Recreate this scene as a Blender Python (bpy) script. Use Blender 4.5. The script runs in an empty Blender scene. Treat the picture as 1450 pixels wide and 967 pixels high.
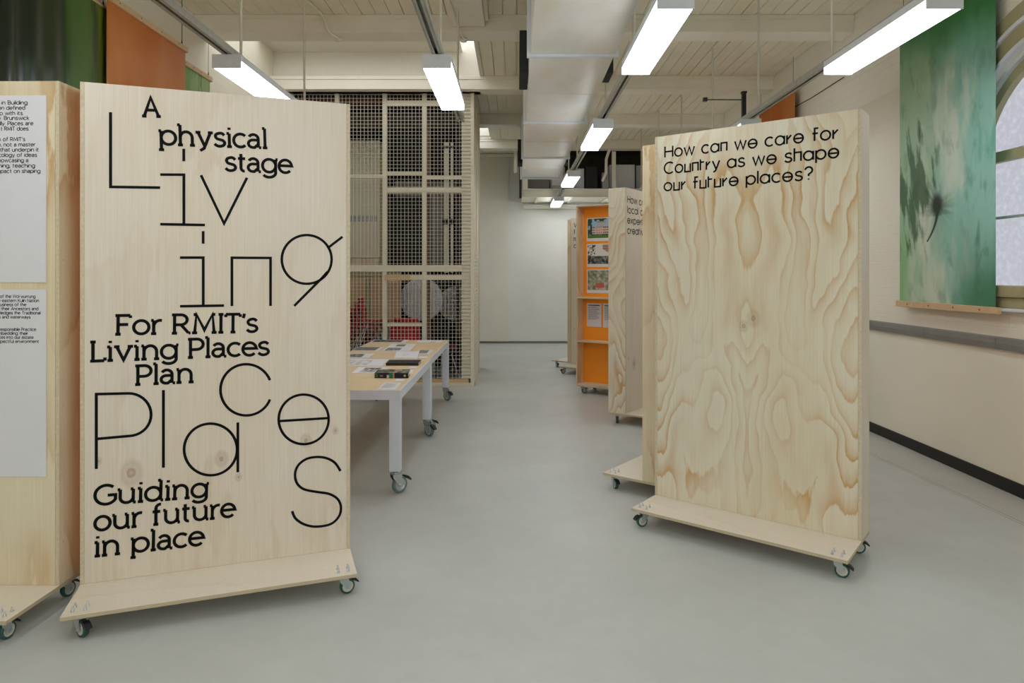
import bpy, bmesh, math, random
from mathutils import Vector, Matrix, noise

random.seed(7)
SC = bpy.context.scene
COL = SC.collection
PI = math.pi
F, CX, CY, EYE = 950.0, 729.0, 388.0, 1.6          # focal length and vanishing point of the 1450 x 967 frame, eye height

# ------------------------------------------------------------------ camera, world, exposure
cam = bpy.data.cameras.new('camera')
cam.sensor_width = 36.0
cam.lens = 36.0 * F / 1450.0
cam.shift_x = -(CX - 725.0) / 1450.0
cam.shift_y = -(483.5 - CY) / 1450.0
cam.clip_start, cam.clip_end = 0.05, 100
cam_o = bpy.data.objects.new('camera', cam)
COL.objects.link(cam_o)
cam_o.location = (0, 0, EYE)
cam_o.rotation_euler = (PI / 2, 0, 0)
SC.camera = cam_o
SC.view_settings.view_transform = 'Standard'
SC.view_settings.look = 'None'
SC.view_settings.gamma = 1.0
SC.view_settings.use_curve_mapping = False
SC.view_settings.exposure = 0.54
LAMP_STRENGTH = 8.6
SKYLIGHT_STRENGTH = 1.45
WINDOW_STRENGTH = 0.45
ADDED_WINDOW_STRENGTH = 1.6
world = bpy.data.worlds.new('world')
SC.world = world
world.use_nodes = True
world.node_tree.nodes['Background'].inputs[0].default_value = (0.75, 0.85, 1.0, 1)
world.node_tree.nodes['Background'].inputs[1].default_value = 0.6
SC.cycles.max_bounces = 8
SC.cycles.diffuse_bounces = 5
SC.cycles.sample_clamp_indirect = 6.0
SC.cycles.caustics_reflective = False
SC.cycles.caustics_refractive = False


# ------------------------------------------------------------------ helpers: objects
def tag(o, label=None, cat=None, group=None, kind=None):
    if label: o['label'] = label
    if cat: o['category'] = cat
    if group: o['group'] = group
    if kind: o['kind'] = kind
    return o


def empty(name, loc=(0, 0, 0), rz=0.0, label=None, cat=None, group=None, kind=None):
    o = bpy.data.objects.new(name, None)
    o.empty_display_size = 0.1
    COL.objects.link(o)
    o.location = loc
    o.rotation_euler = (0, 0, rz)
    return tag(o, label, cat, group, kind)


def copy_tree(o, parent=None):
    c = o.copy()
    COL.objects.link(c)
    if parent is not None:
        c.parent = parent
    for ch in list(o.children):
        copy_tree(ch, c)
    return c


class MB:
    """Collects shapes and links them as ONE mesh object."""
    def __init__(self):
        self.v, self.f, self.m, self.s, self.c = [], [], [], [], []

    def add(self, verts, faces, mi=0, smooth=False, cols=None):
        b = len(self.v)
        self.v += [tuple(p) for p in verts]
        for i, f in enumerate(faces):
            self.f.append(tuple(b + k for k in f))
            self.m.append(mi)
            self.s.append(smooth)
            self.c.append(cols[i] if cols else None)
        return self

    def box(self, x0, x1, y0, y1, z0, z1, mi=0, mat=None):
        p = [Vector((x, y, z)) for z in (z0, z1) for y in (y0, y1) for x in (x0, x1)]
        if mat is not None:
            p = [mat @ q for q in p]
        return self.add(p, [(0, 2, 3, 1), (4, 5, 7, 6), (0, 1, 5, 4), (2, 6, 7, 3), (0, 4, 6, 2), (1, 3, 7, 5)], mi)

    def bar(self, a, b, w, h, mi=0):
        """Box-section bar from a to b, w across and h in the other direction."""
        a, b = Vector(a), Vector(b)
        d = (b - a).normalized()
        up = Vector((0, 0, 1)) if abs(d.z) < 0.95 else Vector((0, 1, 0))
        s = d.cross(up).normalized() * (w / 2)
        t = s.cross(d).normalized() * (h / 2)
        p = [q + i * s + j * t for q in (a, b) for i, j in ((-1, -1), (1, -1), (1, 1), (-1, 1))]
        return self.add(p, [(3, 2, 1, 0), (4, 5, 6, 7), (0, 1, 5, 4), (1, 2, 6, 5), (2, 3, 7, 6), (3, 0, 4, 7)], mi)

    def tube(self, path, r, n=10, mi=0, caps=True):
        path = [Vector(p) for p in path]
        rings = []
        prev = None
        for i, p in enumerate(path):
            d = (path[min(i + 1, len(path) - 1)] - path[max(i - 1, 0)]).normalized()
            if prev is None:
                ref = Vector((0, 0, 1)) if abs(d.z) < 0.9 else Vector((1, 0, 0))
                s = d.cross(ref).normalized()
            else:
                s = (prev - d * prev.dot(d)).normalized()
            prev = s
            t = d.cross(s)
            rr = r[i] if isinstance(r, (list, tuple)) else r
            rings.append([p + rr * (math.cos(2 * PI * k / n) * s + math.sin(2 * PI * k / n) * t) for k in range(n)])
        vs = [q for ring in rings for q in ring]
        fs = [(i * n + k, i * n + (k + 1) % n, (i + 1) * n + (k + 1) % n, (i + 1) * n + k)
              for i in range(len(rings) - 1) for k in range(n)]
        self.add(vs, fs, mi, True)
        if caps:
            self.add(rings[0], [tuple(reversed(range(n)))], mi)
            self.add(rings[-1], [tuple(range(n))], mi)
        return self

    def lathe(self, prof, centre, axis='z', n=24, mi=0):
        """prof: (radius, height) pairs turned about an axis through centre."""
        c = Vector(centre)
        vs = []
        for r, h in prof:
            for k in range(n):
                a = 2 * PI * k / n
                u, w = r * math.cos(a), r * math.sin(a)
                vs.append(c + Vector({'z': (u, w, h), 'x': (h, u, w), 'y': (u, h, w)}[axis]))
        fs = [(i * n + k, i * n + (k + 1) % n, (i + 1) * n + (k + 1) % n, (i + 1) * n + k)
              for i in range(len(prof) - 1) for k in range(n)]
        return self.add(vs, fs, mi, True)

    def prism(self, pts, y0, y1, mi=0, axis='y'):
        """Outline (a, b) extruded between y0 and y1 along the axis."""
        def P(a, b, h):
            return {'y': (a, h, b), 'x': (h, a, b), 'z': (a, b, h)}[axis]
        n = len(pts)
        vs = [P(a, b, y0) for a, b in pts] + [P(a, b, y1) for a, b in pts]
        fs = [tuple(range(n)), tuple(reversed(range(n, 2 * n)))]
        fs += [(k, n + k, n + (k + 1) % n, (k + 1) % n) for k in range(n)]
        return self.add(vs, fs, mi)

    def build(self, name, mats, parent=None, bevel=0.0, recalc=True, segs=2):
        me = bpy.data.meshes.new(name)
        me.from_pydata(self.v, [], self.f)
        if not isinstance(mats, (list, tuple)):
            mats = [mats]
        for m in mats:
            me.materials.append(m)
        for p, mi, s in zip(me.polygons, self.m, self.s):
            p.material_index = mi
            p.use_smooth = s
        if any(c is not None for c in self.c):
            at = me.color_attributes.new('print', 'FLOAT_COLOR', 'CORNER')
            for p, c in zip(me.polygons, self.c):
                for li in p.loop_indices:
                    at.data[li].color = (*c, 1.0) if c is not None else (1, 1, 1, 1)
        if recalc:
            bm = bmesh.new()
            bm.from_mesh(me)
            bmesh.ops.recalc_face_normals(bm, faces=bm.faces)
            bm.to_mesh(me)
            bm.free()
        o = bpy.data.objects.new(name, me)
        COL.objects.link(o)
        if parent is not None:
            o.parent = parent
        if bevel > 0:
            md = o.modifiers.new('bevel', 'BEVEL')
            md.width = bevel
            md.segments = segs
            md.limit_method = 'ANGLE'
            md.angle_limit = math.radians(50)
        return o


def wx(px, D): return (px - CX) * D / F            # a column of the photograph at depth D, in metres
def wz(py, D): return EYE - (py - CY) * D / F


# ------------------------------------------------------------------ helpers: materials
def lin(c):
    c /= 255.0
    return c / 12.92 if c <= 0.04045 else ((c + 0.055) / 1.055) ** 2.4


def S(r, g, b): return (lin(r), lin(g), lin(b), 1.0)


class NT:
    def __init__(self, name):
        self.mat = bpy.data.materials.new(name)
        self.mat.use_nodes = True
        self.t = self.mat.node_tree
        self.bsdf = self.t.nodes['Principled BSDF']

    def n(self, kind, **props):
        nd = self.t.nodes.new(kind)
        for k, v in props.items():
            setattr(nd, k, v)
        return nd

    def link(self, a, b): self.t.links.new(a, b)

    def val(self, sock, v):
        if hasattr(v, 'is_linked') or hasattr(v, 'links'):
            self.link(v, sock)
        else:
            sock.default_value = v

    def math(self, op, a, b=0.0, c=0.0):
        nd = self.n('ShaderNodeMath', operation=op)
        for i, v in enumerate((a, b, c)):
            self.val(nd.inputs[i], v)
        return nd.outputs[0]

    def coords(self, scale=(1, 1, 1), loc=(0, 0, 0), rot=(0, 0, 0), src=None):
        mp = self.n('ShaderNodeMapping')
        if src is None:
            src = self.n('ShaderNodeTexCoord').outputs['Object']
        self.link(src, mp.inputs[0])
        mp.inputs['Scale'].default_value = scale
        mp.inputs['Location'].default_value = loc
        mp.inputs['Rotation'].default_value = rot
        return mp.outputs[0]

    def noise(self, vec, scale, detail=3.0, rough=0.5, dist=0.0):
        nd = self.n('ShaderNodeTexNoise')
        self.link(vec, nd.inputs['Vector'])
        nd.inputs['Scale'].default_value = scale
        nd.inputs['Detail'].default_value = detail
        nd.inputs['Roughness'].default_value = rough
        nd.inputs['Distortion'].default_value = dist
        return nd.outputs['Fac']

    def ramp(self, fac, stops, mode='LINEAR'):
        nd = self.n('ShaderNodeValToRGB')
        nd.color_ramp.interpolation = mode
        el = nd.color_ramp.elements
        while len(el) < len(stops):
            el.new(0.5)
        for e, (p, c) in zip(el, stops):
            e.position = p
            e.color = c
        self.link(fac, nd.inputs[0])
        return nd.outputs[0]

    def mix(self, fac, a, b, mode='MIX'):
        nd = self.n('ShaderNodeMix', data_type='RGBA', blend_type=mode)
        self.val(nd.inputs[0], fac)
        self.val(nd.inputs[6], a)
        self.val(nd.inputs[7], b)
        return nd.outputs[2]

    def bump(self, height, strength=0.3, dist=0.01):
        nd = self.n('ShaderNodeBump')
        nd.inputs['Strength'].default_value = strength
        nd.inputs['Distance'].default_value = dist
        self.link(height, nd.inputs['Height'])
        self.link(nd.outputs[0], self.bsdf.inputs['Normal'])

    def done(self, color, rough=0.5, metal=0.0, spec=0.5):
        self.val(self.bsdf.inputs['Base Color'], color)
        self.val(self.bsdf.inputs['Roughness'], rough)
        self.bsdf.inputs['Metallic'].default_value = metal
        self.bsdf.inputs['Specular IOR Level'].default_value = spec
        return self.mat


def plain(name, c, rough=0.5, metal=0.0, spec=0.5, var=0.05, scale=12.0):
    t = NT(name)
    nz = t.noise(t.coords(), scale, 3)
    lo = tuple(x * (1 - var) for x in c[:3]) + (1,)
    hi = tuple(min(1, x * (1 + var)) for x in c[:3]) + (1,)
    return t.done(t.ramp(nz, [(0.3, lo), (0.7, hi)]), rough, metal, spec)


def glow(name, c, strength):
    m = bpy.data.materials.new(name)
    m.use_nodes = True
    nt = m.node_tree
    nt.nodes.remove(nt.nodes['Principled BSDF'])
    e = nt.nodes.new('ShaderNodeEmission')
    e.inputs[0].default_value = c
    e.inputs[1].default_value = strength
    nt.links.new(e.outputs[0], nt.nodes['Material Output'].inputs[0])
    return m


def ply(name, pale, tan, deep, seed=0.0, rings=7.0, mirror=None, figure=1.0, stretch=(1.5, 1.5, 0.6), tint=0.35, knots=(), rough=0.5):
    t = NT(name)
    src = t.n('ShaderNodeTexCoord').outputs['Object']
    if mirror is not None:
        sp = t.n('ShaderNodeSeparateXYZ')
        t.link(src, sp.inputs[0])
        cb = t.n('ShaderNodeCombineXYZ')
        wob = t.math('MULTIPLY', t.noise(t.coords((2, 2, 2), (seed + 3, 0, 0), src=src), 1.0, 2), 0.22)
        t.link(t.math('ADD', t.math('ABSOLUTE', t.math('SUBTRACT', sp.outputs[0], mirror)), wob), cb.inputs[0])
        t.link(sp.outputs[1], cb.inputs[1])
        t.link(sp.outputs[2], cb.inputs[2])
        vec0 = cb.outputs[0]
    else:
        vec0 = src
    v = t.coords(stretch, (seed, seed * 0.37, seed * 1.3), src=vec0)
    big = t.noise(v, 1.15, 1.5, 0.4, 0.25)
    fine = t.noise(t.coords((18, 18, 4), (seed, 0, 0), src=vec0), 1.0, 4)
    h = t.math('ADD', t.math('MULTIPLY', big, rings), t.math('MULTIPLY', fine, 0.85))
    fr = t.math('FRACT', h)
    fig = t.ramp(fr, [(0.0, (0, 0, 0, 1)), (0.35, (0.08, 0.08, 0.08, 1)), (0.72, (0.42, 0.42, 0.42, 1)), (0.92, (0.9, 0.9, 0.9, 1)), (1.0, (0.0, 0.0, 0.0, 1))])
    patch = t.ramp(t.noise(t.coords((1.3, 1.3, 0.8), (seed * 2, 5, 0), src=vec0), 1.6, 2), [(0.36, (0.15, 0.15, 0.15, 1)), (0.64, (1, 1, 1, 1))])
    amt = t.math('MULTIPLY', t.math('MULTIPLY', fig, patch), figure)
    warm = t.math('MULTIPLY', t.ramp(t.noise(t.coords((1.0, 1.0, 0.5), (seed + 11, 0, 0), src=src), 1.4, 2), [(0.35, (0, 0, 0, 1)), (0.7, (1, 1, 1, 1))]), tint)
    base = t.mix(warm, pale, tan)
    col = t.mix(amt, base, deep)
    gr = t.noise(t.coords((130, 130, 2.2), (seed, 0, 0), src=src), 1.0, 3, 0.6)
    col = t.mix(0.55, col, t.mix(1.0, col, t.ramp(gr, [(0.25, (0.80, 0.76, 0.68, 1)), (0.75, (1, 1, 1, 1))]), 'MULTIPLY'))
    for kx, kz, kr in knots:
        sp = t.n('ShaderNodeSeparateXYZ')
        t.link(src, sp.inputs[0])
        dx = t.math('SUBTRACT', sp.outputs[0], kx)
        dz = t.math('MULTIPLY', t.math('SUBTRACT', sp.outputs[2], kz), 0.75)
        r2 = t.math('SQRT', t.math('ADD', t.math('MULTIPLY', dx, dx), t.math('MULTIPLY', dz, dz)))
        r2 = t.math('ADD', r2, t.math('MULTIPLY', t.math('SUBTRACT', fine, 0.5), kr * 0.5))
        kn = t.ramp(t.math('DIVIDE', r2, kr), [(0.0, (0.5, 0.5, 0.5, 1)), (0.22, (0.85, 0.85, 0.85, 1)), (0.34, (0.25, 0.25, 0.25, 1)), (0.62, (0.32, 0.32, 0.32, 1)), (1.0, (0, 0, 0, 1))])
        col = t.mix(t.math('MULTIPLY', kn, 0.75), col, S(150, 108, 72))
    t.bump(gr, 0.06, 0.002)
    return t.done(col, rough, 0, 0.35)


M = {}
M['ply_white'] = ply('birch_ply_pale', S(230, 220, 207), S(222, 205, 180), S(204, 180, 146), 1.7, 5.0, None, 0.35, (1.2, 1.2, 0.45), 0.4, [(0.215, 0.63, 0.06), (0.075, 0.70, 0.02), (0.62, 0.66, 0.04), (1.03, 0.72, 0.035), (1.18, 0.76, 0.02), (0.70, 0.56, 0.022)])
M['ply_fig'] = ply('pine_ply_figured', S(230, 224, 206), S(222, 204, 164), S(200, 152, 84), 4.3, 19.0, 0.62, 1.0, (2.0, 2.0, 0.62), 0.5, [(0.66, 1.33, 0.05), (0.60, 1.28, 0.035)])
M['ply_warm'] = ply('pine_ply_warm', S(233, 222, 196), S(222, 194, 146), S(192, 146, 86), 8.1, 6.0, None, 0.8, (1.7, 1.7, 0.45), 0.45)
M['ply_plate'] = ply('birch_ply_board', S(234, 225, 212), S(228, 211, 184), S(202, 178, 140), 12.4, 5.0, None, 0.35, (0.5, 2.5, 1.0), 0.3)
M['ply_edge'] = plain('ply_edge', S(206, 190, 160), 0.6, var=0.12, scale=60)
def ply_edge_mat():
    t = NT('ply_edge_layers')
    sp = t.n('ShaderNodeSeparateXYZ')
    t.link(t.n('ShaderNodeTexCoord').outputs['Object'], sp.inputs[0])
    st = t.math('FRACT', t.math('MULTIPLY', sp.outputs[2], 1 / 0.0055))
    return t.done(t.ramp(st, [(0.0, S(212, 200, 172)), (0.45, S(206, 192, 160)), (0.6, S(168, 150, 118)), (0.9, S(172, 152, 120)), (1.0, S(212, 200, 172))]), 0.6)
M['plate_edge'] = ply_edge_mat()
M['orange'] = plain('orange_paint', S(250, 156, 34), 0.45, var=0.04, scale=3)
M['vinyl'] = plain('black_vinyl', S(7, 9, 9), 0.5, spec=0.12, var=0.02)
M['ink'] = plain('printed_ink', S(48, 48, 50), 0.6, var=0.02)
M['paper'] = plain('white_paper', S(220, 219, 224), 0.75, var=0.015)
M['zinc'] = plain('zinc_steel', S(190, 194, 196), 0.35, 0.75, var=0.06)
M['chrome'] = plain('chrome', S(205, 208, 210), 0.2, 0.9, var=0.03)
M['tyre'] = plain('green_tyre', S(38, 84, 76), 0.45, var=0.06)
M['tyre_grey'] = plain('blue_grey_tyre', S(104, 132, 134), 0.5, var=0.06)
M['hub'] = plain('cream_hub', S(206, 204, 192), 0.45)
M['black'] = plain('black_plastic', S(20, 21, 22), 0.4, var=0.04)
M['dark'] = plain('dark_duct_lining', S(40, 44, 43), 0.8, var=0.15, scale=30)
M['white_metal'] = plain('white_enamel', S(216, 224, 236), 0.35, var=0.02)
M['table_top'] = plain('tan_tabletop', S(222, 196, 156), 0.45, var=0.04, scale=5)
M['grey_metal'] = plain('grey_metal', S(168, 172, 172), 0.45, 0.3, var=0.05)
M['lamp_grey'] = plain('lamp_housing', S(226, 231, 238), 0.4, 0.1, var=0.03)
M['galv'] = plain('galvanised_channel', S(184, 186, 178), 0.45, 0.15, var=0.1, scale=25)
M['rod'] = plain('hanger_rod', S(222, 219, 206), 0.5)
M['lamp'] = glow('lamp_diffuser', (0.90, 0.955, 1.0, 1), LAMP_STRENGTH)
M['skylight'] = glow('skylight_glass', (0.97, 0.985, 1.0, 1), SKYLIGHT_STRENGTH)
M['cream'] = plain('cream_paint', S(240, 235, 220), 0.55, var=0.03, scale=4)
M['cage'] = plain('cage_paint', S(226, 220, 200), 0.5, var=0.03, scale=8)
M['wire'] = plain('mesh_wire', S(222, 220, 206), 0.5, var=0.03)
M['rail_grey'] = plain('grey_rail', S(128, 128, 122), 0.5, 0.1, var=0.06, scale=9)
M['skirting'] = plain('black_skirting', S(16, 16, 17), 0.5)
M['brown'] = plain('dark_brown_timber', S(84, 74, 58), 0.7, var=0.2, scale=6)
M['shaft'] = plain('shaft_shade', S(15, 15, 15), 0.8, var=0.3, scale=3)
M['red'] = plain('red_plastic', S(206, 44, 56), 0.35, var=0.04)
M['rail_wood'] = ply('pine_batten', S(218, 190, 150), S(206, 170, 122), S(190, 150, 100), 3.0, 4.0, None, 0.4, (2, 2, 2), 0.3)


def wall_mat(name, c, axis, brick=True, strength=0.4):
    t = NT(name)
    rot = {'x': (PI / 2, 0, PI / 2), 'y': (PI / 2, 0, 0)}[axis]
    src = t.n('ShaderNodeTexCoord').outputs['Object']
    sp = t.n('ShaderNodeSeparateXYZ')
    t.link(src, sp.inputs[0])
    cb = t.n('ShaderNodeCombineXYZ')
    t.link(sp.outputs[1 if axis == 'x' else 0], cb.inputs[0])
    t.link(sp.outputs[2], cb.inputs[1])
    bk = t.n('ShaderNodeTexBrick')
    t.link(cb.outputs[0], bk.inputs['Vector'])
    bk.inputs['Scale'].default_value = 1.0
    bk.inputs['Brick Width'].default_value = 0.24
    bk.inputs['Row Height'].default_value = 0.086
    bk.inputs['Mortar Size'].default_value = 0.005
    bk.inputs['Mortar Smooth'].default_value = 0.6
    bk.inputs['Color1'].default_value = (1, 1, 1, 1)
    bk.inputs['Color2'].default_value = (0.93, 0.93, 0.93, 1)
    bk.inputs['Mortar'].default_value = (0, 0, 0, 1)
    nz = t.noise(t.coords((1, 1, 1), src=src), 1.3, 4)
    col = t.ramp(nz, [(0.3, tuple(x * 0.93 for x in c[:3]) + (1,)), (0.7, c)])
    rough = t.noise(t.coords((1, 1, 1), src=src), 28, 4)
    if brick:
        h = t.math('ADD', bk.outputs['Color'], t.math('MULTIPLY', rough, 0.8))
        chips = t.ramp(t.noise(t.coords((5, 5, 16), (3, 1, 0), src=src), 1.0, 4, 0.6), [(0.72, (0, 0, 0, 1)), (0.78, (1, 1, 1, 1))])
        col = t.mix(t.math('MULTIPLY', chips, 0.35), col, S(168, 152, 122))
    else:
        h = rough
    t.bump(h, strength, 0.006)
    return t.done(col, 0.6, 0, 0.4)


M['wall_warm'] = wall_mat('painted_brick_cream', S(236, 230, 214), 'x')
M['wall_left'] = wall_mat('painted_brick_left', S(234, 228, 208), 'x')
M['wall_back'] = wall_mat('painted_brick_white', S(240, 238, 230), 'y')
M['dado'] = wall_mat('smooth_dado', S(238, 233, 216), 'x', False, 0.05)
M['plaster'] = wall_mat('smooth_plaster', S(238, 234, 220), 'y', False, 0.05)


def floor_mat():
    t = NT('painted_concrete')
    src = t.n('ShaderNodeTexCoord').outputs['Object']
    a = t.noise(t.coords(src=src), 0.7, 5, 0.6)
    b = t.noise(t.coords(src=src), 9, 5, 0.65)
    col = t.ramp(a, [(0.3, S(186, 188, 184)), (0.7, S(198, 200, 196))])
    col = t.mix(0.5, col, t.mix(1.0, col, t.ramp(b, [(0.3, (0.90, 0.90, 0.89, 1)), (0.7, (1, 1, 1, 1))]), 'MULTIPLY'))
    scuff = t.ramp(t.noise(t.coords((3, 1.2, 1), (2, 4, 0), src=src), 6, 6, 0.7), [(0.70, (0, 0, 0, 1)), (0.78, (1, 1, 1, 1))])
    col = t.mix(t.math('MULTIPLY', scuff, 0.25), col, S(120, 116, 106))
    # the joint and the older strip of concrete along the right-hand wall
    sp = t.n('ShaderNodeSeparateXYZ')
    t.link(src, sp.inputs[0])
    wob = t.math('MULTIPLY', t.math('SUBTRACT', t.noise(t.coords((0.0, 1.5, 0), src=src), 2.0, 3), 0.5), 0.03)
    e = t.math('ADD', t.math('ADD', sp.outputs[0], t.math('MULTIPLY', sp.outputs[1], 0.06)), wob)
    strip = t.ramp(t.math('SUBTRACT', e, 2.53), [(0.985, (0, 0, 0, 1)), (1.0, (1, 1, 1, 1))])
    line = t.math('LESS_THAN', t.math('ABSOLUTE', t.math('SUBTRACT', e, 3.53)), 0.006)
    line2 = t.math('LESS_THAN', t.math('ABSOLUTE', t.math('SUBTRACT', e, 3.50)), 0.005)
    col = t.mix(t.math('MULTIPLY', strip, 0.45), col, S(178, 174, 158))
    col = t.mix(t.math('MULTIPLY', t.math('MAXIMUM', line, line2), 0.45), col, S(104, 96, 82))
    t.bump(b, 0.05, 0.004)
    rg = t.ramp(t.noise(t.coords(src=src), 2.2, 4), [(0.3, (0.34, 0.34, 0.34, 1)), (0.7, (0.5, 0.5, 0.5, 1))])
    return t.done(col, rg, 0, 0.45)


M['floor'] = floor_mat()


def print_mat(name, rough=0.5, spec=0.4):
    t = NT(name)
    at = t.n('ShaderNodeAttribute', attribute_name='print')
    return t.done(at.outputs['Color'], rough, 0, spec)


M['print'] = print_mat('printed_picture')
M['satin'] = print_mat('printed_satin', 0.5, 0.25)
M['gloss'] = print_mat('printed_gloss', 0.3, 0.5)


def duct_mat():
    t = NT('galvanised_duct')
    src = t.n('ShaderNodeTexCoord').outputs['Object']
    a = t.noise(t.coords((1.2, 0.6, 1), src=src), 1.6, 3)
    b = t.noise(t.coords((3, 40, 3), src=src), 1.0, 2)
    col = t.ramp(a, [(0.3, S(226, 222, 212)), (0.5, S(238, 236, 230)), (0.7, S(234, 224, 202))])
    t.bump(t.math('ADD', t.math('MULTIPLY', a, 3.0), b), 0.25, 0.01)
    return t.done(col, 0.38, 0.12)


M['duct'] = duct_mat()


def frosted_window():
    m = bpy.data.materials.new('frosted_pane')
    m.use_nodes = True
    nt = m.node_tree
    nt.nodes.remove(nt.nodes['Principled BSDF'])
    tc = nt.nodes.new('ShaderNodeTexCoord')
    nz = nt.nodes.new('ShaderNodeTexNoise')
    nt.links.new(tc.outputs['Object'], nz.inputs['Vector'])
    nz.inputs['Scale'].default_value = 22.0
    nz.inputs['Detail'].default_value = 5.0
    rp = nt.nodes.new('ShaderNodeValToRGB')
    rp.color_ramp.elements[0].position = 0.45
    rp.color_ramp.elements[0].color = (0.80, 0.82, 0.92, 1)
    rp.color_ramp.elements[1].position = 0.75
    rp.color_ramp.elements[1].color = (1.0, 1.02, 1.1, 1)
    nt.links.new(nz.outputs['Fac'], rp.inputs[0])
    e = nt.nodes.new('ShaderNodeEmission')
    nt.links.new(rp.outputs[0], e.inputs[0])
    e.inputs[1].default_value = WINDOW_STRENGTH
    g = nt.nodes.new('ShaderNodeBsdfGlossy')
    g.inputs['Roughness'].default_value = 0.3
    mx = nt.nodes.new('ShaderNodeMixShader')
    mx.inputs[0].default_value = 0.06
    nt.links.new(e.outputs[0], mx.inputs[1])
    nt.links.new(g.outputs[0], mx.inputs[2])
    nt.links.new(mx.outputs[0], nt.nodes['Material Output'].inputs[0])
    return m


M['pane'] = frosted_window()

# ------------------------------------------------------------------ the setting
XL, XR, YF, YB, ZC = -3.43, 3.63, -4.2, 15.5, 4.374


def struct(o): return tag(o, kind='structure')


struct(MB().box(XL - 0.4, XR + 0.5, YF - 0.3, YB + 0.4, -0.25, 0).build('floor', M['floor']))
struct(MB().box(XL - 0.35, XL, YF - 0.3, YB + 0.4, 0, 5.6).build('wall_left', M['wall_left']))
struct(MB().box(XL, XR, YB, YB + 0.35, 0, 5.6).build('wall_back', M['wall_back']))
fw = MB()
FW = [(-2.9, -0.9), (0.9, 2.9)]                    # two unseen windows behind the viewer, added to light the room
fw.box(XL, XR, YF - 0.3, YF, 0, 0.9)
fw.box(XL, XR, YF - 0.3, YF, 3.9, 5.6)
for a, b in ((XL, FW[0][0]), (FW[0][1], FW[1][0]), (FW[1][1], XR)):
    fw.box(a, b, YF - 0.3, YF, 0.9, 3.9)
struct(fw.build('wall_front', M['wall_back']))

# right-hand wall with two round-headed window openings
WIN = [(4.50, 0.90), (0.7, 0.90)]  # the second one is out of view, added for daylight
Z_SILL, Z_SPRING = 1.47, 2.36
w = MB()
T0, T1 = XR, XR + 0.35
edges = sorted((c - r, c + r, c, r) for c, r in WIN)
y = YF - 0.3
for y0, y1, c, r in edges:
    w.box(T0, T1, y, y0, 0, 5.6)
    w.box(T0, T1, y0, y1, 0, Z_SILL)
    arch = [(c - r * math.cos(PI * k / 32), Z_SPRING + r * math.sin(PI * k / 32)) for k in range(33)]
    for a, b in zip(arch, arch[1:]):
        w.prism([(a[0], a[1]), (b[0], b[1]), (b[0], 5.6), (a[0], 5.6)], T0, T1, axis='x')
    y = y1
w.box(T0, T1, y, YB + 0.4, 0, 5.6)
struct(w.build('wall_right', M['wall_warm']))
M['olive'] = plain('olive_paint', S(166, 160, 122), 0.45, var=0.04)
M['trim_white'] = plain('white_trim', S(214, 220, 226), 0.4, var=0.02)


def ring(mb, c, r0, r1, x0, x1, mi=0, foot=Z_SILL):
    """Round-headed ring with straight legs in the plane of the right-hand wall."""
    pa, pb = [], []
    for k in range(37):
        a = PI * k / 36
        pa.append((c - r0 * math.cos(a), Z_SPRING + r0 * math.sin(a)))
        pb.append((c - r1 * math.cos(a), Z_SPRING + r1 * math.sin(a)))
    pa = [(c - r0, foot)] + pa + [(c + r0, foot)]
    pb = [(c - r1, foot)] + pb + [(c + r1, foot)]
    for i in range(len(pa) - 1):
        mb.prism([pa[i], pb[i], pb[i + 1], pa[i + 1]], x0, x1, mi, 'x')


for k, (c, r) in enumerate(WIN):
    fr = MB()
    ring(fr, c, r - 0.03, r - 0.001, XR + 0.02, XR + 0.14, 1)
    ring(fr, c, r - 0.10, r - 0.03, XR + 0.05, XR + 0.13, 0)
    for r0, r1, dx, mi in ((0.0, 0.03, 0.05, 1), (0.03, 0.15, 0.035, 0), (0.15, 0.18, 0.055, 1), (0.18, 0.31, 0.025, 0)):
        ring(fr, c, r + r0, r + r1, XR - dx, XR - 0.001, mi)
    wn = struct(fr.build('window_%d' % (k + 1), [M['olive'], M['trim_white']]))
    pn = MB()
    pts = [(c - (r - 0.05) * math.cos(PI * q / 32), Z_SPRING + (r - 0.05) * math.sin(PI * q / 32)) for q in range(33)]
    pts = [(c - (r - 0.05), Z_SILL)] + pts + [(c + r - 0.05, Z_SILL)]
    pn.prism(pts, XR + 0.10, XR + 0.108, axis='x')
    pn.build('pane', M['pane'], wn)
    gb = MB()
    gb.box(XR + 0.05, XR + 0.13, c - r + 0.03, c + r - 0.03, 2.45, 2.53)
    gb.box(XR + 0.06, XR + 0.12, c - 0.03, c + 0.03, Z_SILL, Z_SPRING + r - 0.04)
    gb.build('sash_bar', M['olive'], wn)
    gb = MB()
    gb.box(XR + 0.085, XR + 0.099, c - r + 0.06, c + r - 0.06, 2.02, 2.04)
    gb.build('meeting_rail', M['galv'], wn)
    sl = MB()
    sl.box(XR - 0.05, XR + 0.14, c - r - 0.02, c + r + 0.02, Z_SILL - 0.04, Z_SILL + 0.045)
    sl.box(XR - 0.03, XR - 0.001, c - r - 0.02, c + r + 0.02, Z_SILL - 0.12, Z_SILL - 0.04)
    sl.box(XR - 0.06, XR - 0.001, c - r - 0.05, c + r + 0.05, Z_SILL - 0.145, Z_SILL - 0.12, 1)
    sl.build('window_sill', [M['olive'], M['trim_white']], wn, bevel=0.006)

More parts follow.
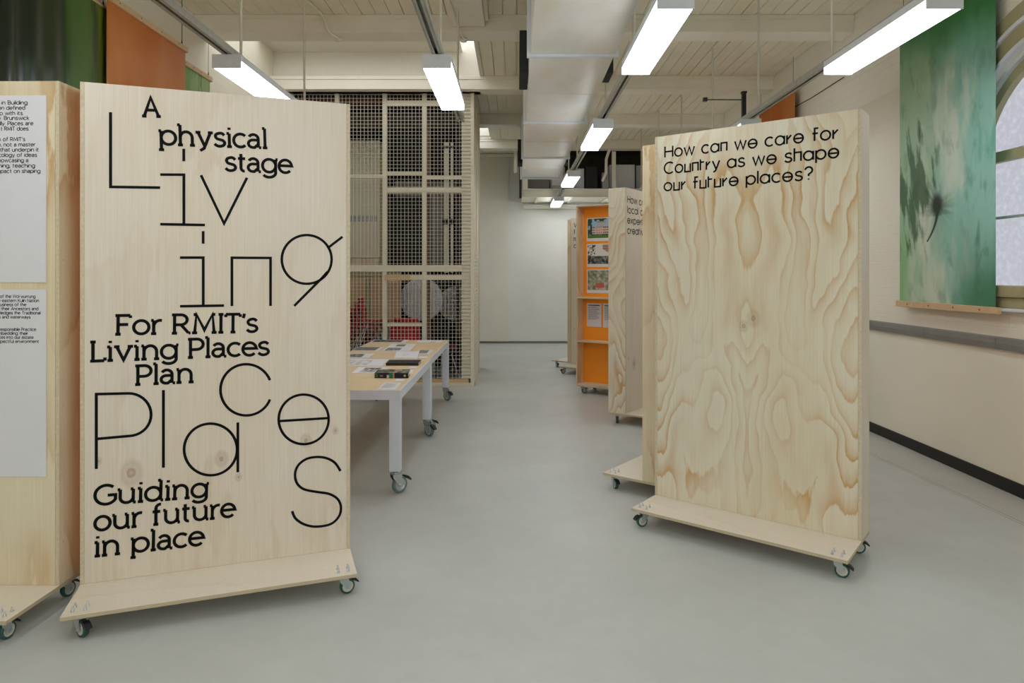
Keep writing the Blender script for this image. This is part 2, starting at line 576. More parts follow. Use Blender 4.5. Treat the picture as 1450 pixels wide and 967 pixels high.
M['front_pane'] = glow('front_pane', (0.93, 0.965, 1.0, 1), ADDED_WINDOW_STRENGTH)  # glowing panes of the added windows behind the viewer
for k, (a, b) in enumerate(FW):
    fr = MB()
    for x0, x1, z0, z1 in ((a, b, 0.9, 0.98), (a, b, 3.82, 3.9), (a, a + 0.07, 0.98, 3.82), (b - 0.07, b, 0.98, 3.82), (a + 0.07, b - 0.07, 2.36, 2.42), ((a + b) / 2 - 0.03, (a + b) / 2 + 0.03, 0.98, 3.82)):
        fr.box(x0, x1, YF - 0.14, YF - 0.06, z0, z1)
    wn = struct(fr.build('window_%d' % (k + 5), M['olive']))
    MB().box(a + 0.06, b - 0.06, YF - 0.11, YF - 0.105, 0.97, 3.83).build('pane', M['front_pane'], wn)

struct(MB().box(XR - 0.006, XR, YF, YB, 0.097, 1.04).build('trim_1', M['dado']))
rl = MB()
rl.prism([(XR, 1.04), (XR - 0.032, 1.04), (XR - 0.036, 1.085), (XR - 0.030, 1.125), (XR, 1.132)], YF, YB)
for yy in (5.02, 5.9, 7.6):
    rl.box(XR - 0.037, XR - 0.03, yy, yy + 0.012, 1.042, 1.122)
struct(rl.build('trim_2', M['rail_grey']))
struct(MB().box(XR - 0.018, XR, YF, YB, 0, 0.097).build('baseboard_right', M['skirting']))
struct(MB().box(-0.9, XR - 0.02, YB - 0.015, YB, 0, 0.05).build('baseboard_back', M['rail_grey']))
struct(MB().box(-0.95, -0.147, YB - 0.03, YB, 0.05, 4.36).build('trim_3', M['plaster']))

# boarded ceiling: separate planks with real gaps, open under the two skylights
M['plank'] = plain('cream_planks', S(238, 231, 210), 0.6, var=0.04, scale=3)
SKY1, SKY2 = (-0.49, 7.46, 9.55), (-0.52, 11.9, 13.8)
ce = MB()
x = XL
while x < XR - 0.01:
    x1 = min(x + 0.15, XR)
    gap = random.choice((0.002, 0.003, 0.003, 0.006))
    segs = [(YF, YB)]
    if x < -0.5:
        segs = [(YF, SKY1[1]), (SKY1[2], SKY2[1]), (SKY2[2], YB)]
    for a, b in segs:
        ce.box(x + gap, x1 - gap, a, b, ZC + random.uniform(-0.001, 0.002), ZC + 0.02)
    x = x1
for a, b in ((YF, SKY1[1]), (SKY1[2], SKY2[1]), (SKY2[2], YB)):
    ce.box(XL, -0.49, a, b, ZC + 0.024, ZC + 0.06)
ce.box(-0.49, XR, YF, YB, ZC + 0.024, ZC + 0.06)
struct(ce.build('ceiling', M['plank'], recalc=False))

# cross beams, the long trimmer beam and the two skylight wells
BEAMS = [0.52, 2.74, 4.96, 7.18, 9.40, 11.62, 13.82]
n = 4
for yb in BEAMS:
    bm_ = MB().box(XL, XR, yb, yb + 0.29, 4.19, ZC)
    bm_.box(XL, XR, yb - 0.012, yb - 0.001, 4.325, ZC)
    struct(bm_.build('trim_%d' % n, M['cream'], bevel=0.006)); n += 1
lb = MB().box(-0.66, -0.32, YF, 7.17, 4.24, ZC).box(-0.70, -0.66, YF, 7.17, 4.30, ZC).box(-0.32, -0.28, YF, 7.17, 4.30, ZC)
struct(lb.build('trim_%d' % n, M['cream'], bevel=0.005)); n += 1
M['well'] = plain('white_well', S(228, 224, 212), 0.6, var=0.02)
we = MB()
we.box(-0.49, -0.44, SKY1[1], SKY1[2] + 0.14, ZC + 0.001, 4.9)
we.box(XL, -0.49, SKY1[2], SKY1[2] + 0.13, 4.481, 4.9)
we.box(XL, -0.49, SKY1[2] - 0.012, SKY1[2] - 0.001, 4.40, 4.56)
we.box(XL, -0.44, SKY1[1] - 0.14, SKY1[1] - 0.001, ZC + 0.065, 4.9)
we.box(XL, -0.745, 8.95, SKY1[2] - 0.001, 4.76, 4.79)
we.box(-0.775, -0.745, 8.93, 8.95, 4.745, 4.79)
struct(we.build('trim_%d' % n, M['well'])); n += 1
# raise the face of the beam below the first skylight so that it closes the well
struct(MB().box(XL, -0.49, 9.535, 9.69, 4.19, 4.48).build('trim_%d' % n, M['well'])); n += 1
g = MB().box(XL, -0.44, SKY1[1] - 0.14, SKY1[2] + 0.14, 4.905, 4.915)
struct(g.build('window_3', M['skylight']))
we = MB()
we.box(-0.52, -0.47, SKY2[1], SKY2[2], ZC + 0.065, 4.6)
we.box(XL, -0.47, SKY2[2] - 0.02, SKY2[2] + 0.05, ZC + 0.065, 4.6)
we.box(XL, -0.47, SKY2[1] - 0.05, SKY2[1], ZC + 0.065, 4.6)
struct(we.build('trim_%d' % n, M['well'])); n += 1
struct(MB().box(XL, -0.47, SKY2[1] - 0.05, SKY2[2] + 0.05, 4.605, 4.615).build('window_4', M['skylight']))
# dark boards over the plant platform: the unlit bay's shade put into colour
dk = MB().box(0.06, XR, 14.12, YB, 4.34, 4.37).box(0.24, XR, YB - 0.03, YB - 0.001, 3.30, 4.34)
struct(dk.build('trim_%d' % n, M['brown'])); n += 1
# pale batten framing the top of the plain wall panel and the post beside it
bt = MB().box(-0.9, 0.02, 15.40, YB - 0.03, 4.30, 4.36).box(-0.02, 0.05, 14.2, 14.3, 3.75, 4.36)
struct(bt.build('trim_%d' % n, M['cream'])); n += 1

# ------------------------------------------------------------------ lettering drawn with pen strokes
def arc(cx, cy, rx, ry, a0, a1, n=20):
    return [(cx + rx * math.cos(math.radians(a0 + (a1 - a0) * k / n)), cy + ry * math.sin(math.radians(a0 + (a1 - a0) * k / n))) for k in range(n + 1)]


def circ(cx, cy, rx, ry): return arc(cx, cy, rx, ry, 0, 360, 36)


def spline(pts, n=6):
    out = []
    P = [pts[0]] + list(pts) + [pts[-1]]
    for i in range(1, len(P) - 2):
        for k in range(n):
            t = k / n
            out.append(tuple(0.5 * (2 * P[i][d] + (P[i + 1][d] - P[i - 1][d]) * t + (2 * P[i - 1][d] - 5 * P[i][d] + 4 * P[i + 1][d] - P[i + 2][d]) * t * t
                                    + (3 * P[i][d] - P[i - 1][d] - 3 * P[i + 1][d] + P[i + 2][d]) * t ** 3) for d in (0, 1)))
    return out + [pts[-1]]


B = circ(0.25, 0.25, 0.25, 0.25)
SMALL_S = spline([(0.36, 0.42), (0.28, 0.49), (0.19, 0.5), (0.08, 0.46), (0.04, 0.38), (0.09, 0.29), (0.2, 0.255), (0.31, 0.22), (0.37, 0.13), (0.32, 0.04), (0.2, 0.0), (0.09, 0.02), (0.0, 0.09)])
CAP_L = [[(0, 0.7), (0, 0), (0.36, 0)]]


def arch(x0, x1, top=0.5, r=0.2):
    return [(x0, 0.26)] + arc((x0 + x1) / 2, 0.28, (x1 - x0) / 2, top - 0.28, 180, 0, 12) + [(x1, 0)]


SANS = {
    'a': (0.40, [[(0.04, 0.41)] + arc(0.2, 0.33, 0.18, 0.17, 140, 0, 10) + [(0.38, 0)], [(0.38, 0.29), (0.19, 0.29)] + arc(0.18, 0.145, 0.17, 0.145, 90, 270, 12) + [(0.24, 0.0), (0.38, 0.13)]]),
    'b': (0.5, [[(0, 0.75), (0, 0)], B]),
    'c': (0.44, [arc(0.25, 0.25, 0.25, 0.25, 45, 315)]),
    'd': (0.5, [[(0.5, 0.75), (0.5, 0)], B]),
    'e': (0.48, [[(0.0, 0.27), (0.49, 0.27)] + arc(0.245, 0.25, 0.245, 0.25, 5, 318, 28)]),
    'f': (0.30, [arc(0.27, 0.6, 0.15, 0.15, 80, 180, 8) + [(0.12, 0)], [(0, 0.48), (0.27, 0.48)]]),
    'g': (0.5, [B, [(0.5, 0.5), (0.5, -0.02)] + arc(0.25, -0.02, 0.25, 0.18, 0, -150, 14)]),
    'h': (0.42, [[(0, 0.75), (0, 0)], arch(0, 0.42)]),
    'i': (0.0, [[(0, 0.5), (0, 0)], [(0, 0.64), (0, 0.73)]]),
    'k': (0.38, [[(0, 0.75), (0, 0)], [(0.35, 0.5), (0, 0.2)], [(0.1, 0.29), (0.38, 0)]]),
    'l': (0.0, [[(0, 0.75), (0, 0)]]),
    'm': (0.72, [[(0, 0.5), (0, 0)], arch(0, 0.36), arch(0.36, 0.72)]),
    'n': (0.42, [[(0, 0.5), (0, 0)], arch(0, 0.42)]),
    'o': (0.5, [B]),
    'p': (0.5, [[(0, 0.5), (0, -0.2)], B]),
    'q': (0.5, [[(0.5, 0.5), (0.5, -0.2)], B]),
    'r': (0.25, [[(0, 0.5), (0, 0)], arc(0.22, 0.27, 0.22, 0.23, 180, 75, 8)]),
    's': (0.37, [SMALL_S]),
    't': (0.28, [[(0.11, 0.66), (0.11, 0.13)] + arc(0.23, 0.13, 0.12, 0.13, 180, 280, 8), [(0, 0.48), (0.27, 0.48)]]),
    'u': (0.42, [[(0, 0.5), (0, 0.2)] + arc(0.21, 0.2, 0.21, 0.2, 180, 360, 12), [(0.42, 0.5), (0.42, 0)]]),
    'v': (0.44, [[(0, 0.5), (0.22, 0), (0.44, 0.5)]]),
    'w': (0.68, [[(0, 0.5), (0.17, 0), (0.34, 0.5), (0.51, 0), (0.68, 0.5)]]),
    'x': (0.4, [[(0, 0.5), (0.4, 0)], [(0.4, 0.5), (0, 0)]]),
    'y': (0.44, [[(0, 0.5), (0.22, 0)], [(0.44, 0.5), (0.2, -0.1), (0.06, -0.19)]]),
    'A': (0.56, [[(0, 0), (0.28, 0.7), (0.56, 0)], [(0.1, 0.23), (0.46, 0.23)]]),
    'B': (0.44, [[(0, 0), (0, 0.7), (0.22, 0.7)] + arc(0.22, 0.53, 0.19, 0.17, 90, -90, 10) + [(0, 0.36)], [(0.22, 0.36)] + arc(0.24, 0.18, 0.2, 0.18, 90, -90, 10) + [(0, 0)]]),
    'C': (0.6, [arc(0.35, 0.35, 0.35, 0.35, 48, 312, 26)]),
    'F': (0.42, [[(0, 0), (0, 0.7), (0.4, 0.7)], [(0, 0.36), (0.33, 0.36)]]),
    'G': (0.64, [arc(0.35, 0.35, 0.35, 0.35, 50, 330, 26), [(0.40, 0.33), (0.65, 0.33), (0.65, 0.14)]]),
    'H': (0.54, [[(0, 0.7), (0, 0)], [(0.54, 0.7), (0.54, 0)], [(0, 0.36), (0.54, 0.36)]]),
    'I': (0.0, [[(0, 0.7), (0, 0)]]),
    'K': (0.48, [[(0, 0.7), (0, 0)], [(0.46, 0.7), (0, 0.27)], [(0.14, 0.4), (0.48, 0)]]),
    'L': (0.38, CAP_L),
    'M': (0.68, [[(0, 0), (0.06, 0.7), (0.34, 0.1), (0.62, 0.7), (0.68, 0)]]),
    'N': (0.54, [[(0, 0), (0, 0.7), (0.54, 0), (0.54, 0.7)]]),
    'P': (0.44, [[(0, 0), (0, 0.7), (0.22, 0.7)] + arc(0.22, 0.5, 0.22, 0.2, 90, -90, 12) + [(0, 0.3)]]),
    'R': (0.48, [[(0, 0), (0, 0.7), (0.22, 0.7)] + arc(0.22, 0.51, 0.21, 0.19, 90, -90, 12) + [(0, 0.32)], [(0.22, 0.32), (0.48, 0)]]),
    'T': (0.52, [[(0, 0.7), (0.52, 0.7)], [(0.26, 0.7), (0.26, 0)]]),
    'V': (0.54, [[(0, 0.7), (0.27, 0), (0.54, 0.7)]]),
    'W': (0.86, [[(0, 0.7), (0.21, 0), (0.43, 0.7), (0.65, 0), (0.86, 0.7)]]),
    '.': (0.0, [[(0, 0.0), (0, 0.06)]]),
    ',': (0.02, [[(0.03, 0.05), (0.0, -0.08)]]),
    "'": (0.06, [[(0.06, 0.72), (0.02, 0.54)]]),
    '?': (0.38, [arc(0.19, 0.53, 0.19, 0.18, 170, -45, 14) + [(0.19, 0.3), (0.19, 0.2)], [(0.19, 0.0), (0.19, 0.07)]]),
    ' ': (0.2, []),
}
# squared-off display sans: angular n, u, h, t, r, barred-circle e, single-storey a
ANGULAR = dict(SANS)
ANGULAR.update({
    'a': (0.5, [B, [(0.5, 0.5), (0.5, 0)]]),
    'e': (0.5, [B, [(0.0, 0.25), (0.5, 0.25)]]),
    'n': (0.36, [[(0, 0), (0, 0.5), (0.36, 0.5), (0.36, 0)]]),
    'h': (0.36, [[(0, 0.75), (0, 0)], [(0, 0.5), (0.36, 0.5), (0.36, 0)]]),
    'u': (0.36, [[(0, 0.5), (0, 0), (0.36, 0), (0.36, 0.5)]]),
    'r': (0.24, [[(0, 0.5), (0, 0)], [(0, 0.24), (0.24, 0.49)]]),
    't': (0.24, [[(0.0, 0.68), (0.0, 0)], [(0, 0.5), (0.24, 0.5)]]),
    'f': (0.30, [[(0.32, 0.7), (0.12, 0.7), (0.12, 0)], [(0, 0.42), (0.3, 0.42)]]),
    'i': (0.0, [[(0, 0.5), (0, 0)], [(0, 0.62), (0, 0.72)]]),
})


def sf(x, y, a=0.09, b=0.09): return [(x - a, y), (x + b, y)]


SLAB = dict(SANS)
_ser = {
    'a': [sf(0.40, 0, 0.0, 0.09)],
    'd': [sf(0.5, 0, 0, 0.09), sf(0.5, 0.75, 0.1, 0)],
    'f': [sf(0.12, 0)],
    'h': [sf(0, 0), sf(0.42, 0), sf(0, 0.75, 0.1, 0)],
    'i': [sf(0, 0), sf(0, 0.5, 0.1, 0)],
    'l': [sf(0, 0), sf(0, 0.75, 0.1, 0)],
    'n': [sf(0, 0), sf(0.42, 0), sf(0, 0.5, 0.09, 0)],
    'p': [sf(0, -0.2), sf(0, 0.5, 0.09, 0)],
    'r': [sf(0, 0), sf(0, 0.5, 0.09, 0)],
    'u': [sf(0.42, 0, 0, 0.09), sf(0, 0.5, 0.09, 0), sf(0.42, 0.5, 0.09, 0)],
    'v': [sf(0, 0.5), sf(0.44, 0.5)],
    'y': [sf(0, 0.5), sf(0.44, 0.5)],
    'g': [sf(0.5, 0.5, 0.0, 0.08)],
    'A': [sf(0, 0), sf(0.56, 0)],
    'F': [sf(0, 0), sf(0, 0.7, 0.09, 0), [(0.4, 0.7), (0.4, 0.6)]],
    'I': [sf(0, 0), sf(0, 0.7)],
    'L': [sf(0, 0, 0.09, 0), sf(0, 0.7), [(0.38, 0), (0.38, 0.12)]],
    'M': [sf(0, 0), sf(0.68, 0), sf(0.06, 0.7, 0.1, 0), sf(0.62, 0.7, 0, 0.1)],
    'P': [sf(0, 0), sf(0, 0.7, 0.09, 0)],
    'R': [sf(0, 0), sf(0.48, 0, 0, 0.07), sf(0, 0.7, 0.09, 0)],
    'T': [sf(0.26, 0), [(0, 0.7), (0, 0.59)], [(0.52, 0.7), (0.52, 0.59)]],
}
_wide = {'i': 0.02, 'l': 0.02, 'I': 0.04}
for ch, extra in _ser.items():
    SLAB[ch] = (SANS[ch][0], SANS[ch][1] + extra)
SLAB['e'] = (0.48, SANS['e'][1])


def ribbon(mb, pts, w, place, mi=0):
    """A flat stroke of width w along pts (u, v); place(u, v) gives the point on the surface."""
    P = [Vector(p) for p in pts]
    P = [p for i, p in enumerate(P) if i == 0 or (p - P[i - 1]).length > 1e-6]
    closed = len(P) > 3 and (P[0] - P[-1]).length < 1e-6
    if closed:
        P = P[:-1]
    n, L, R = len(P), [], []
    for i, p in enumerate(P):
        a = P[i - 1] if (closed or i > 0) else None
        b = P[(i + 1) % n] if (closed or i < n - 1) else None
        d1 = (p - a).normalized() if a is not None else (b - p).normalized()
        d2 = (b - p).normalized() if b is not None else d1
        n1, n2 = Vector((-d1.y, d1.x)), Vector((-d2.y, d2.x))
        m = n1 + n2
        if m.length < 0.3:
            m = n1
        m.normalize()
        k = 1 / max(0.45, m.dot(n1))
        L.append(p + m * (w / 2 * k))
        R.append(p - m * (w / 2 * k))
    vs = [place(q.x, q.y) for q in L] + [place(q.x, q.y) for q in R]
    fs = [(i, n + i, n + (i + 1) % n, (i + 1) % n) for i in range(n if closed else n - 1)]
    mb.add(vs, fs, mi)


PAD = {'i': (0.08, 0.07), 'l': (0.08, 0.07), 'n': (0.07, 0.07), 'h': (0.07, 0.07), 'r': (0.07, 0.0), 'u': (0.07, 0.07), 'p': (0.07, 0.0), 'd': (0.0, 0.07),
       'v': (0.05, 0.05), 'y': (0.05, 0.05), 'a': (0.0, 0.06), 'g': (0.0, 0.04), 'F': (0.07, 0), 'L': (0.07, 0), 'P': (0.07, 0), 'R': (0.07, 0.05), 'M': (0.07, 0.07), 'I': (0.08, 0.08), 'A': (0.07, 0.07)}


def write(mb, text, font, a, b, cap, w, place, track=0.17, mi=0):
    """Sets text from surface point a to b along its baseline; cap is the capital height, w the stroke width."""
    x, runs = 0.0, []
    for ch in text:
        wd, strokes = font[ch]
        p0, p1 = PAD.get(ch, (0, 0)) if font is SLAB else (0, 0)
        runs.append((x + p0, strokes))
        x += p0 + wd + p1 + track
    total = x - track
    a, b = Vector(a), Vector(b)
    d = b - a
    length = d.length
    ux = d / length
    uy = Vector((-ux.y, ux.x))
    sx, sy = (length - w) / total, (cap - w) / 0.7
    for x0, strokes in runs:
        for st in strokes:
            q = [(a + ux * (w / 2 + (x0 + p[0]) * sx) + uy * (w / 2 + p[1] * sy)) for p in st]
            ribbon(mb, [tuple(v) for v in q], w, place, mi)

# ------------------------------------------------------------------ castors (shared meshes)
def rot2(x, y, a): return (x * math.cos(a) - y * math.sin(a), x * math.sin(a) + y * math.cos(a))


def castor_meshes(r, wdt, top, tyre, hub, metal, key):
    """Swivel castor hanging below z = top; the wheel stands on z = 0, trailing along +x."""
    tr = r * 0.55
    fk = MB()
    k_ = 0.62 if key == 'big' else 0.8
    fk.box(-k_ * r, k_ * r, -k_ * r, k_ * r, top - 0.004, top)
    fk.lathe([(0.001, top - 0.018), (0.5 * r, top - 0.018), (0.55 * r, top - 0.004), (0.001, top - 0.004)], (0, 0, 0), 'z', 18)
    zt = top - 0.016
    for s in (-1, 1):
        y0, y1 = s * (wdt / 2 + 0.003), s * (wdt / 2 + 0.006)
        fk.prism([(-0.55 * r, zt), (0.6 * r, zt), (tr + 0.28 * r, r + 0.05 * r), (tr + 0.18 * r, r - 0.28 * r), (tr - 0.22 * r, r - 0.22 * r), (-0.5 * r, zt - 0.45 * r)], min(y0, y1), max(y0, y1))
    fk.box(-0.55 * r, 0.6 * r, -wdt / 2 - 0.006, wdt / 2 + 0.006, zt - 0.003, zt + 0.002)
    fk.tube([(tr, -wdt / 2 - 0.011, r), (tr, wdt / 2 + 0.011, r)], 0.16 * r, 8)
    f = fk.build('castor_' + key, metal)
    wh = MB()
    h = wdt / 2
    wh.lathe([(0.72 * r, -h * 0.9), (0.9 * r, -h), (0.98 * r, -h * 0.6), (r, 0), (0.98 * r, h * 0.6), (0.9 * r, h), (0.72 * r, h * 0.9)], (tr, 0, r), 'y', 28, 0)
    wh.lathe([(0.001, -h * 0.75), (0.3 * r, -h * 0.85), (0.34 * r, -h * 0.6), (0.52 * r, -h * 0.6), (0.56 * r, -h * 0.95), (0.73 * r, -h * 0.92),
              (0.73 * r, h * 0.92), (0.56 * r, h * 0.95), (0.52 * r, h * 0.6), (0.34 * r, h * 0.6), (0.3 * r, h * 0.85), (0.001, h * 0.75)], (tr, 0, r), 'y', 28, 1)
    wo = wh.build('wheel_' + key, [tyre, hub])
    bk = MB()
    bk.prism([(tr + 0.55 * r, r * 1.75), (tr + 1.0 * r, r * 1.55), (tr + 1.45 * r, r * 1.25), (tr + 1.5 * r, r * 1.42), (tr + 1.1 * r, r * 1.85), (tr + 0.6 * r, r * 2.02)], -wdt * 0.55, wdt * 0.55)
    bo = bk.build('brake_' + key, M['black'], bevel=0.003)
    out = (f.data, wo.data, bo.data)
    for o in (f, wo, bo):
        bpy.data.objects.remove(o)
    return out


def bolts_mesh():
    b = MB()
    for x in (-0.024, 0.024):
        for y in (-0.021, 0.021):
            b.lathe([(0.0085, 0), (0.0085, 0.0015), (0.0065, 0.0016), (0.0065, 0.007), (0.0036, 0.0075), (0.0034, 0.020), (0.0005, 0.021)], (x, y, 0), 'z', 6)
    o = b.build('castor_bolts', M['zinc'])
    me = o.data
    bpy.data.objects.remove(o)
    return me


CAST = castor_meshes(0.0375, 0.026, 0.1, M['tyre'], M['hub'], M['zinc'], 'small')
CASTB = castor_meshes(0.0615, 0.034, 0.165, M['tyre_grey'], M['zinc'], M['chrome'], 'big')
BOLTS = bolts_mesh()


def inst(name, me, parent, loc=(0, 0, 0), rz=0.0):
    o = bpy.data.objects.new(name, me)
    COL.objects.link(o)
    o.parent = parent
    o.location = loc
    o.rotation_euler = (0, 0, rz)
    return o


def castor(parent, x, y, ang, meshes, brake=True, bolts=None):
    c = inst('castor', meshes[0], parent, (x, y, 0), ang)
    inst('wheel', meshes[1], c)
    if brake:
        inst('brake_lever', meshes[2], c)
    if bolts is not None:
        inst('bolts', BOLTS, c, (0, 0, bolts), -ang)
    return c


# ------------------------------------------------------------------ wheeled plywood stands
W, H, TH, ZP, PROT = 1.258, 2.40, 0.20, 0.118, 0.325
SH = 0.018


def tbox(mb, x0, x1, y0, y1, z0, z1):
    """Box whose two broad faces get material 0 and whose edges get material 1."""
    p = [(x, y, z) for z in (z0, z1) for y in (y0, y1) for x in (x0, x1)]
    fs = [(0, 2, 3, 1), (4, 5, 7, 6), (0, 1, 5, 4), (2, 6, 7, 3), (0, 4, 6, 2), (1, 3, 7, 5)]
    d = (x1 - x0, y1 - y0, z1 - z0)
    k = d.index(min(d))
    broad = {2: (0, 1), 1: (2, 3), 0: (4, 5)}[k]
    b = len(mb.v)
    mb.v += p
    for i, f in enumerate(fs):
        mb.f.append(tuple(b + q for q in f))
        mb.m.append(0 if i in broad else 1)
        mb.s.append(False)
        mb.c.append(None)
    return mb


class Stand:
    def __init__(self, origin, ang, label, face, side, seed=0, shelves=(0.691, 1.274), castor_turn=(0.3, 0.5, 1.0, 2.6), plate='ply_plate'):
        self.o, self.a = Vector((origin[0], origin[1])), ang
        self.u = Vector((math.cos(ang), math.sin(ang)))
        self.n = Vector((-math.sin(ang), math.cos(ang)))
        r = self.root = empty('display_stand', (origin[0], origin[1], 0), ang, label, 'display stand', 'wheeled plywood display stands')
        fm, sm, pe = M[face], M[side], M['ply_edge']
        tbox(MB(), SH + 0.0008, W - SH - 0.0008, 0.0006, 0.0156, ZP + 0.001, ZP + H).build('front_panel', [fm, pe], r)
        tbox(MB(), 0, SH, 0, TH, ZP + 0.0005, ZP + H).build('side_panel', [sm, pe], r, 0.001, segs=1)
        tbox(MB(), W - SH, W, 0, TH, ZP + 0.0005, ZP + H).build('side_panel', [sm, pe], r, 0.001, segs=1)
        tbox(MB(), SH, W - SH, 0.016, TH, ZP + H - SH, ZP + H).build('top_panel', [sm, pe], r)
        for z in shelves:
            tbox(MB(), SH, W - SH, 0.023, TH - 0.002, z, z + SH).build('shelf', [sm, pe], r)
        tbox(MB(), SH, W - SH, 0.023, TH - 0.002, ZP + 0.0005, ZP + SH).build('shelf', [sm, pe], r)
        bk = MB().box(SH, W - SH, 0.016, 0.022, ZP + 0.001, ZP + H - SH).build('back_lining', M['orange'], r)
        tag(bk, 'orange painted lining behind the shelves')
        tbox(MB(), 0, W, -PROT, TH, ZP - SH, ZP).build('base_plate', [M[plate], M['plate_edge']], r, 0.001, segs=1)
        ct = castor_turn
        castor(r, 0.062, -PROT + 0.062, ct[0], CAST, True, ZP)
        castor(r, W - 0.062, -PROT + 0.062, ct[1], CAST, True, ZP)
        castor(r, 0.062, TH - 0.075, ct[2], CAST)
        castor(r, W - 0.062, TH - 0.075, ct[3], CAST)
        sc = MB()
        for z in (0.2, 0.85, 1.55, 2.3):
            for xx, s in ((-0.0004, -1), (W + 0.0004, 1)):
                for yy in (0.03, 0.165):
                    sc.lathe([(0.0005, 0.0), (0.004, 0.0)], (xx, yy, ZP + z), 'x', 8)
        sc.build('screw_heads', M['galv'], r)

    def uv(self, px, py, back=0.0):
        """Point of the photograph -> position on this stand's face (metres along, metres up)."""
        o = self.o + self.n * back
        k = (px - CX) / F
        s = (k * o.y - o.x) / (self.u.x - k * self.u.y)
        D = o.y + s * self.u.y
        return (s, wz(py, D))

    def letter(self, name, lines, font, cap, w, track=0.15, mat='vinyl'):
        mb = MB()
        for text, a, b in lines:
            write(mb, text, font, self.uv(*a), self.uv(*b), cap, w, lambda u, v: (u, -0.0006, v), track)
        return mb.build(name, M[mat], self.root, recalc=False)


def deg(x): return math.radians(x)


aA = math.atan2(0.4256, 1.1833)
A = Stand((-2.0734, 3.199), aA, 'wheeled plywood stand lettered A physical stage and Living Places in black', 'ply_white', 'ply_white', castor_turn=(-0.9, 0.2, 2.0, 1.0), plate='ply_plate')
for ch in A.root.children:                         # orange added to the hidden end, to bounce warm light onto the neighbouring stand
    if ch.name.startswith('side_panel') and max(v.co.x for v in ch.data.vertices) < 0.1:
        ch.data.materials.append(M['orange'])
        m_ = MB()
        tbox(m_, 0, SH, 0, 0.085, ZP + 0.0005, ZP + H)
        m_.box(0, SH, 0.0851, TH, ZP + 0.0005, ZP + H, 2)
        old = ch.data
        n_ = m_.build('side_panel', [M['ply_white'], M['ply_edge'], M['orange']])
        ch.data = n_.data
        bpy.data.objects.remove(n_)
aB = deg(-1.0)
Rb = Vector((-2.167, 3.189)) - W * Vector((math.cos(aB), math.sin(aB)))
Bs = Stand((Rb.x, Rb.y), aB, 'wheeled plywood stand carrying two large white text posters', 'ply_warm', 'ply_warm', castor_turn=(1.0, 1.45, 1.2, 1.35))
aC = math.atan2(-0.6247, 0.781)
C = Stand((0.9403, 4.5045), aC, 'wheeled plywood stand with wavy grain lettered How can we care for Country', 'ply_fig', 'ply_white', castor_turn=(-2.1, 0.15, 1.0, 0.35))
aD = math.atan2(-0.785, -0.62)
d0 = Vector((0.9144, 4.81)) - W * Vector((math.cos(aD), math.sin(aD)))
D_ = Stand((d0.x, d0.y), aD, 'wheeled plywood stand seen end-on, tucked right behind the wavy-grained Country stand', 'ply_white', 'ply_warm', castor_turn=(0.2, 0.9, 1.6, 0.4))
aE = deg(55.2)
E = Stand((1.17, 7.1), aE, 'wheeled plywood stand beside the orange shelves, lettering on its face turned away from them', 'ply_white', 'ply_fig', castor_turn=(2.5, 0.9, -2.7, 0.4))
aF = deg(146)
f0 = Vector((0.821, 9.0)) - W * Vector((math.cos(aF), math.sin(aF))) - TH * Vector((-math.sin(aF), math.cos(aF)))
Fs = Stand((f0.x, f0.y), aF, 'wheeled plywood stand turned to show orange-backed shelves with photographs', 'ply_warm', 'ply_warm', castor_turn=(0.5, 1.2, 0.2, -2.3))
G2 = Stand((0.915, 11.05), aC, 'far wheeled plywood stand half hidden behind the orange-backed shelves, few letters showing', 'ply_white', 'ply_warm', castor_turn=(-2.0, 0.4, 1.0, 0.5))
g0 = Vector((0.89, 11.36)) - W * Vector((math.cos(aD), math.sin(aD)))
G1 = Stand((g0.x, g0.y), aD, 'wheeled plywood stand seen end-on, the farthest one, near the white brick wall', 'ply_white', 'ply_warm', castor_turn=(0.2, 1.0, 1.6, 0.4))

# ---- lettering on the stand at the left
big = MB()


def draw(*strokes):
    for st in strokes:
        ribbon(big, [A.uv(*p) for p in st], 0.0132, lambda u, v: (u, -0.0006, v))


draw([(156.6, 158.8), (156.6, 264.6), (226.9, 265.6)])                                                  # L
draw([(260.2, 210.6), (260.2, 228.3)], [(226.9, 247.2), (260.4, 247.4), (260.4, 317.8)], [(226.9, 317.4), (290.2, 318.6)])   # i
draw([(284.6, 248.0), (317.3, 316.5), (349.8, 251.6)])                                                  # v
draw([(287.7, 327.2), (287.7, 345.0)], [(254.9, 364.7), (287.8, 364.7), (287.8, 432.6)], [(254.9, 433.6), (317.3, 432.6)])   # i
draw([(328.4, 433.4), (328.4, 364.9), (383.1, 365.2), (383.1, 433.2)])                                  # n
draw(arc(434.3, 367.3, 35.3, 34.5, 0, 360, 48), [(463.5, 351.6), (485.0, 335.2)], [(464.0, 384.5), (456.0, 393.5), (416.5, 433.2)])  # g
o1 = big.build('living_lettering', M['vinyl'], A.root, recalc=False)
big = MB()
draw([(136.4, 664.0), (136.4, 558.0), (182, 556.9)] + [(182 + 32.0 * math.sin(t), 587.0 - 30.2 * math.cos(t)) for t in [PI * k / 18 for k in range(1, 18)]] + [(182, 617.3), (138, 621.3)])  # P
draw([(231.4, 552.2), (231.4, 662.2)])                                                                  # l
draw(arc(298.2, 636.3, 37.5, 36.6, 0, 360, 48), [(336.8, 598.0), (336.8, 668.6)])                       # a
draw([(348.6 + 36.4 * math.cos(t), 551.9 + 36.3 * math.sin(t)) for t in [math.radians(22 + (338 - 22) * k / 40) for k in range(41)]])  # c
draw(arc(430.0, 593.7, 35.4, 35.1, 0, 360, 48), [(395.2, 596.2), (465.0, 591.9)])                       # e
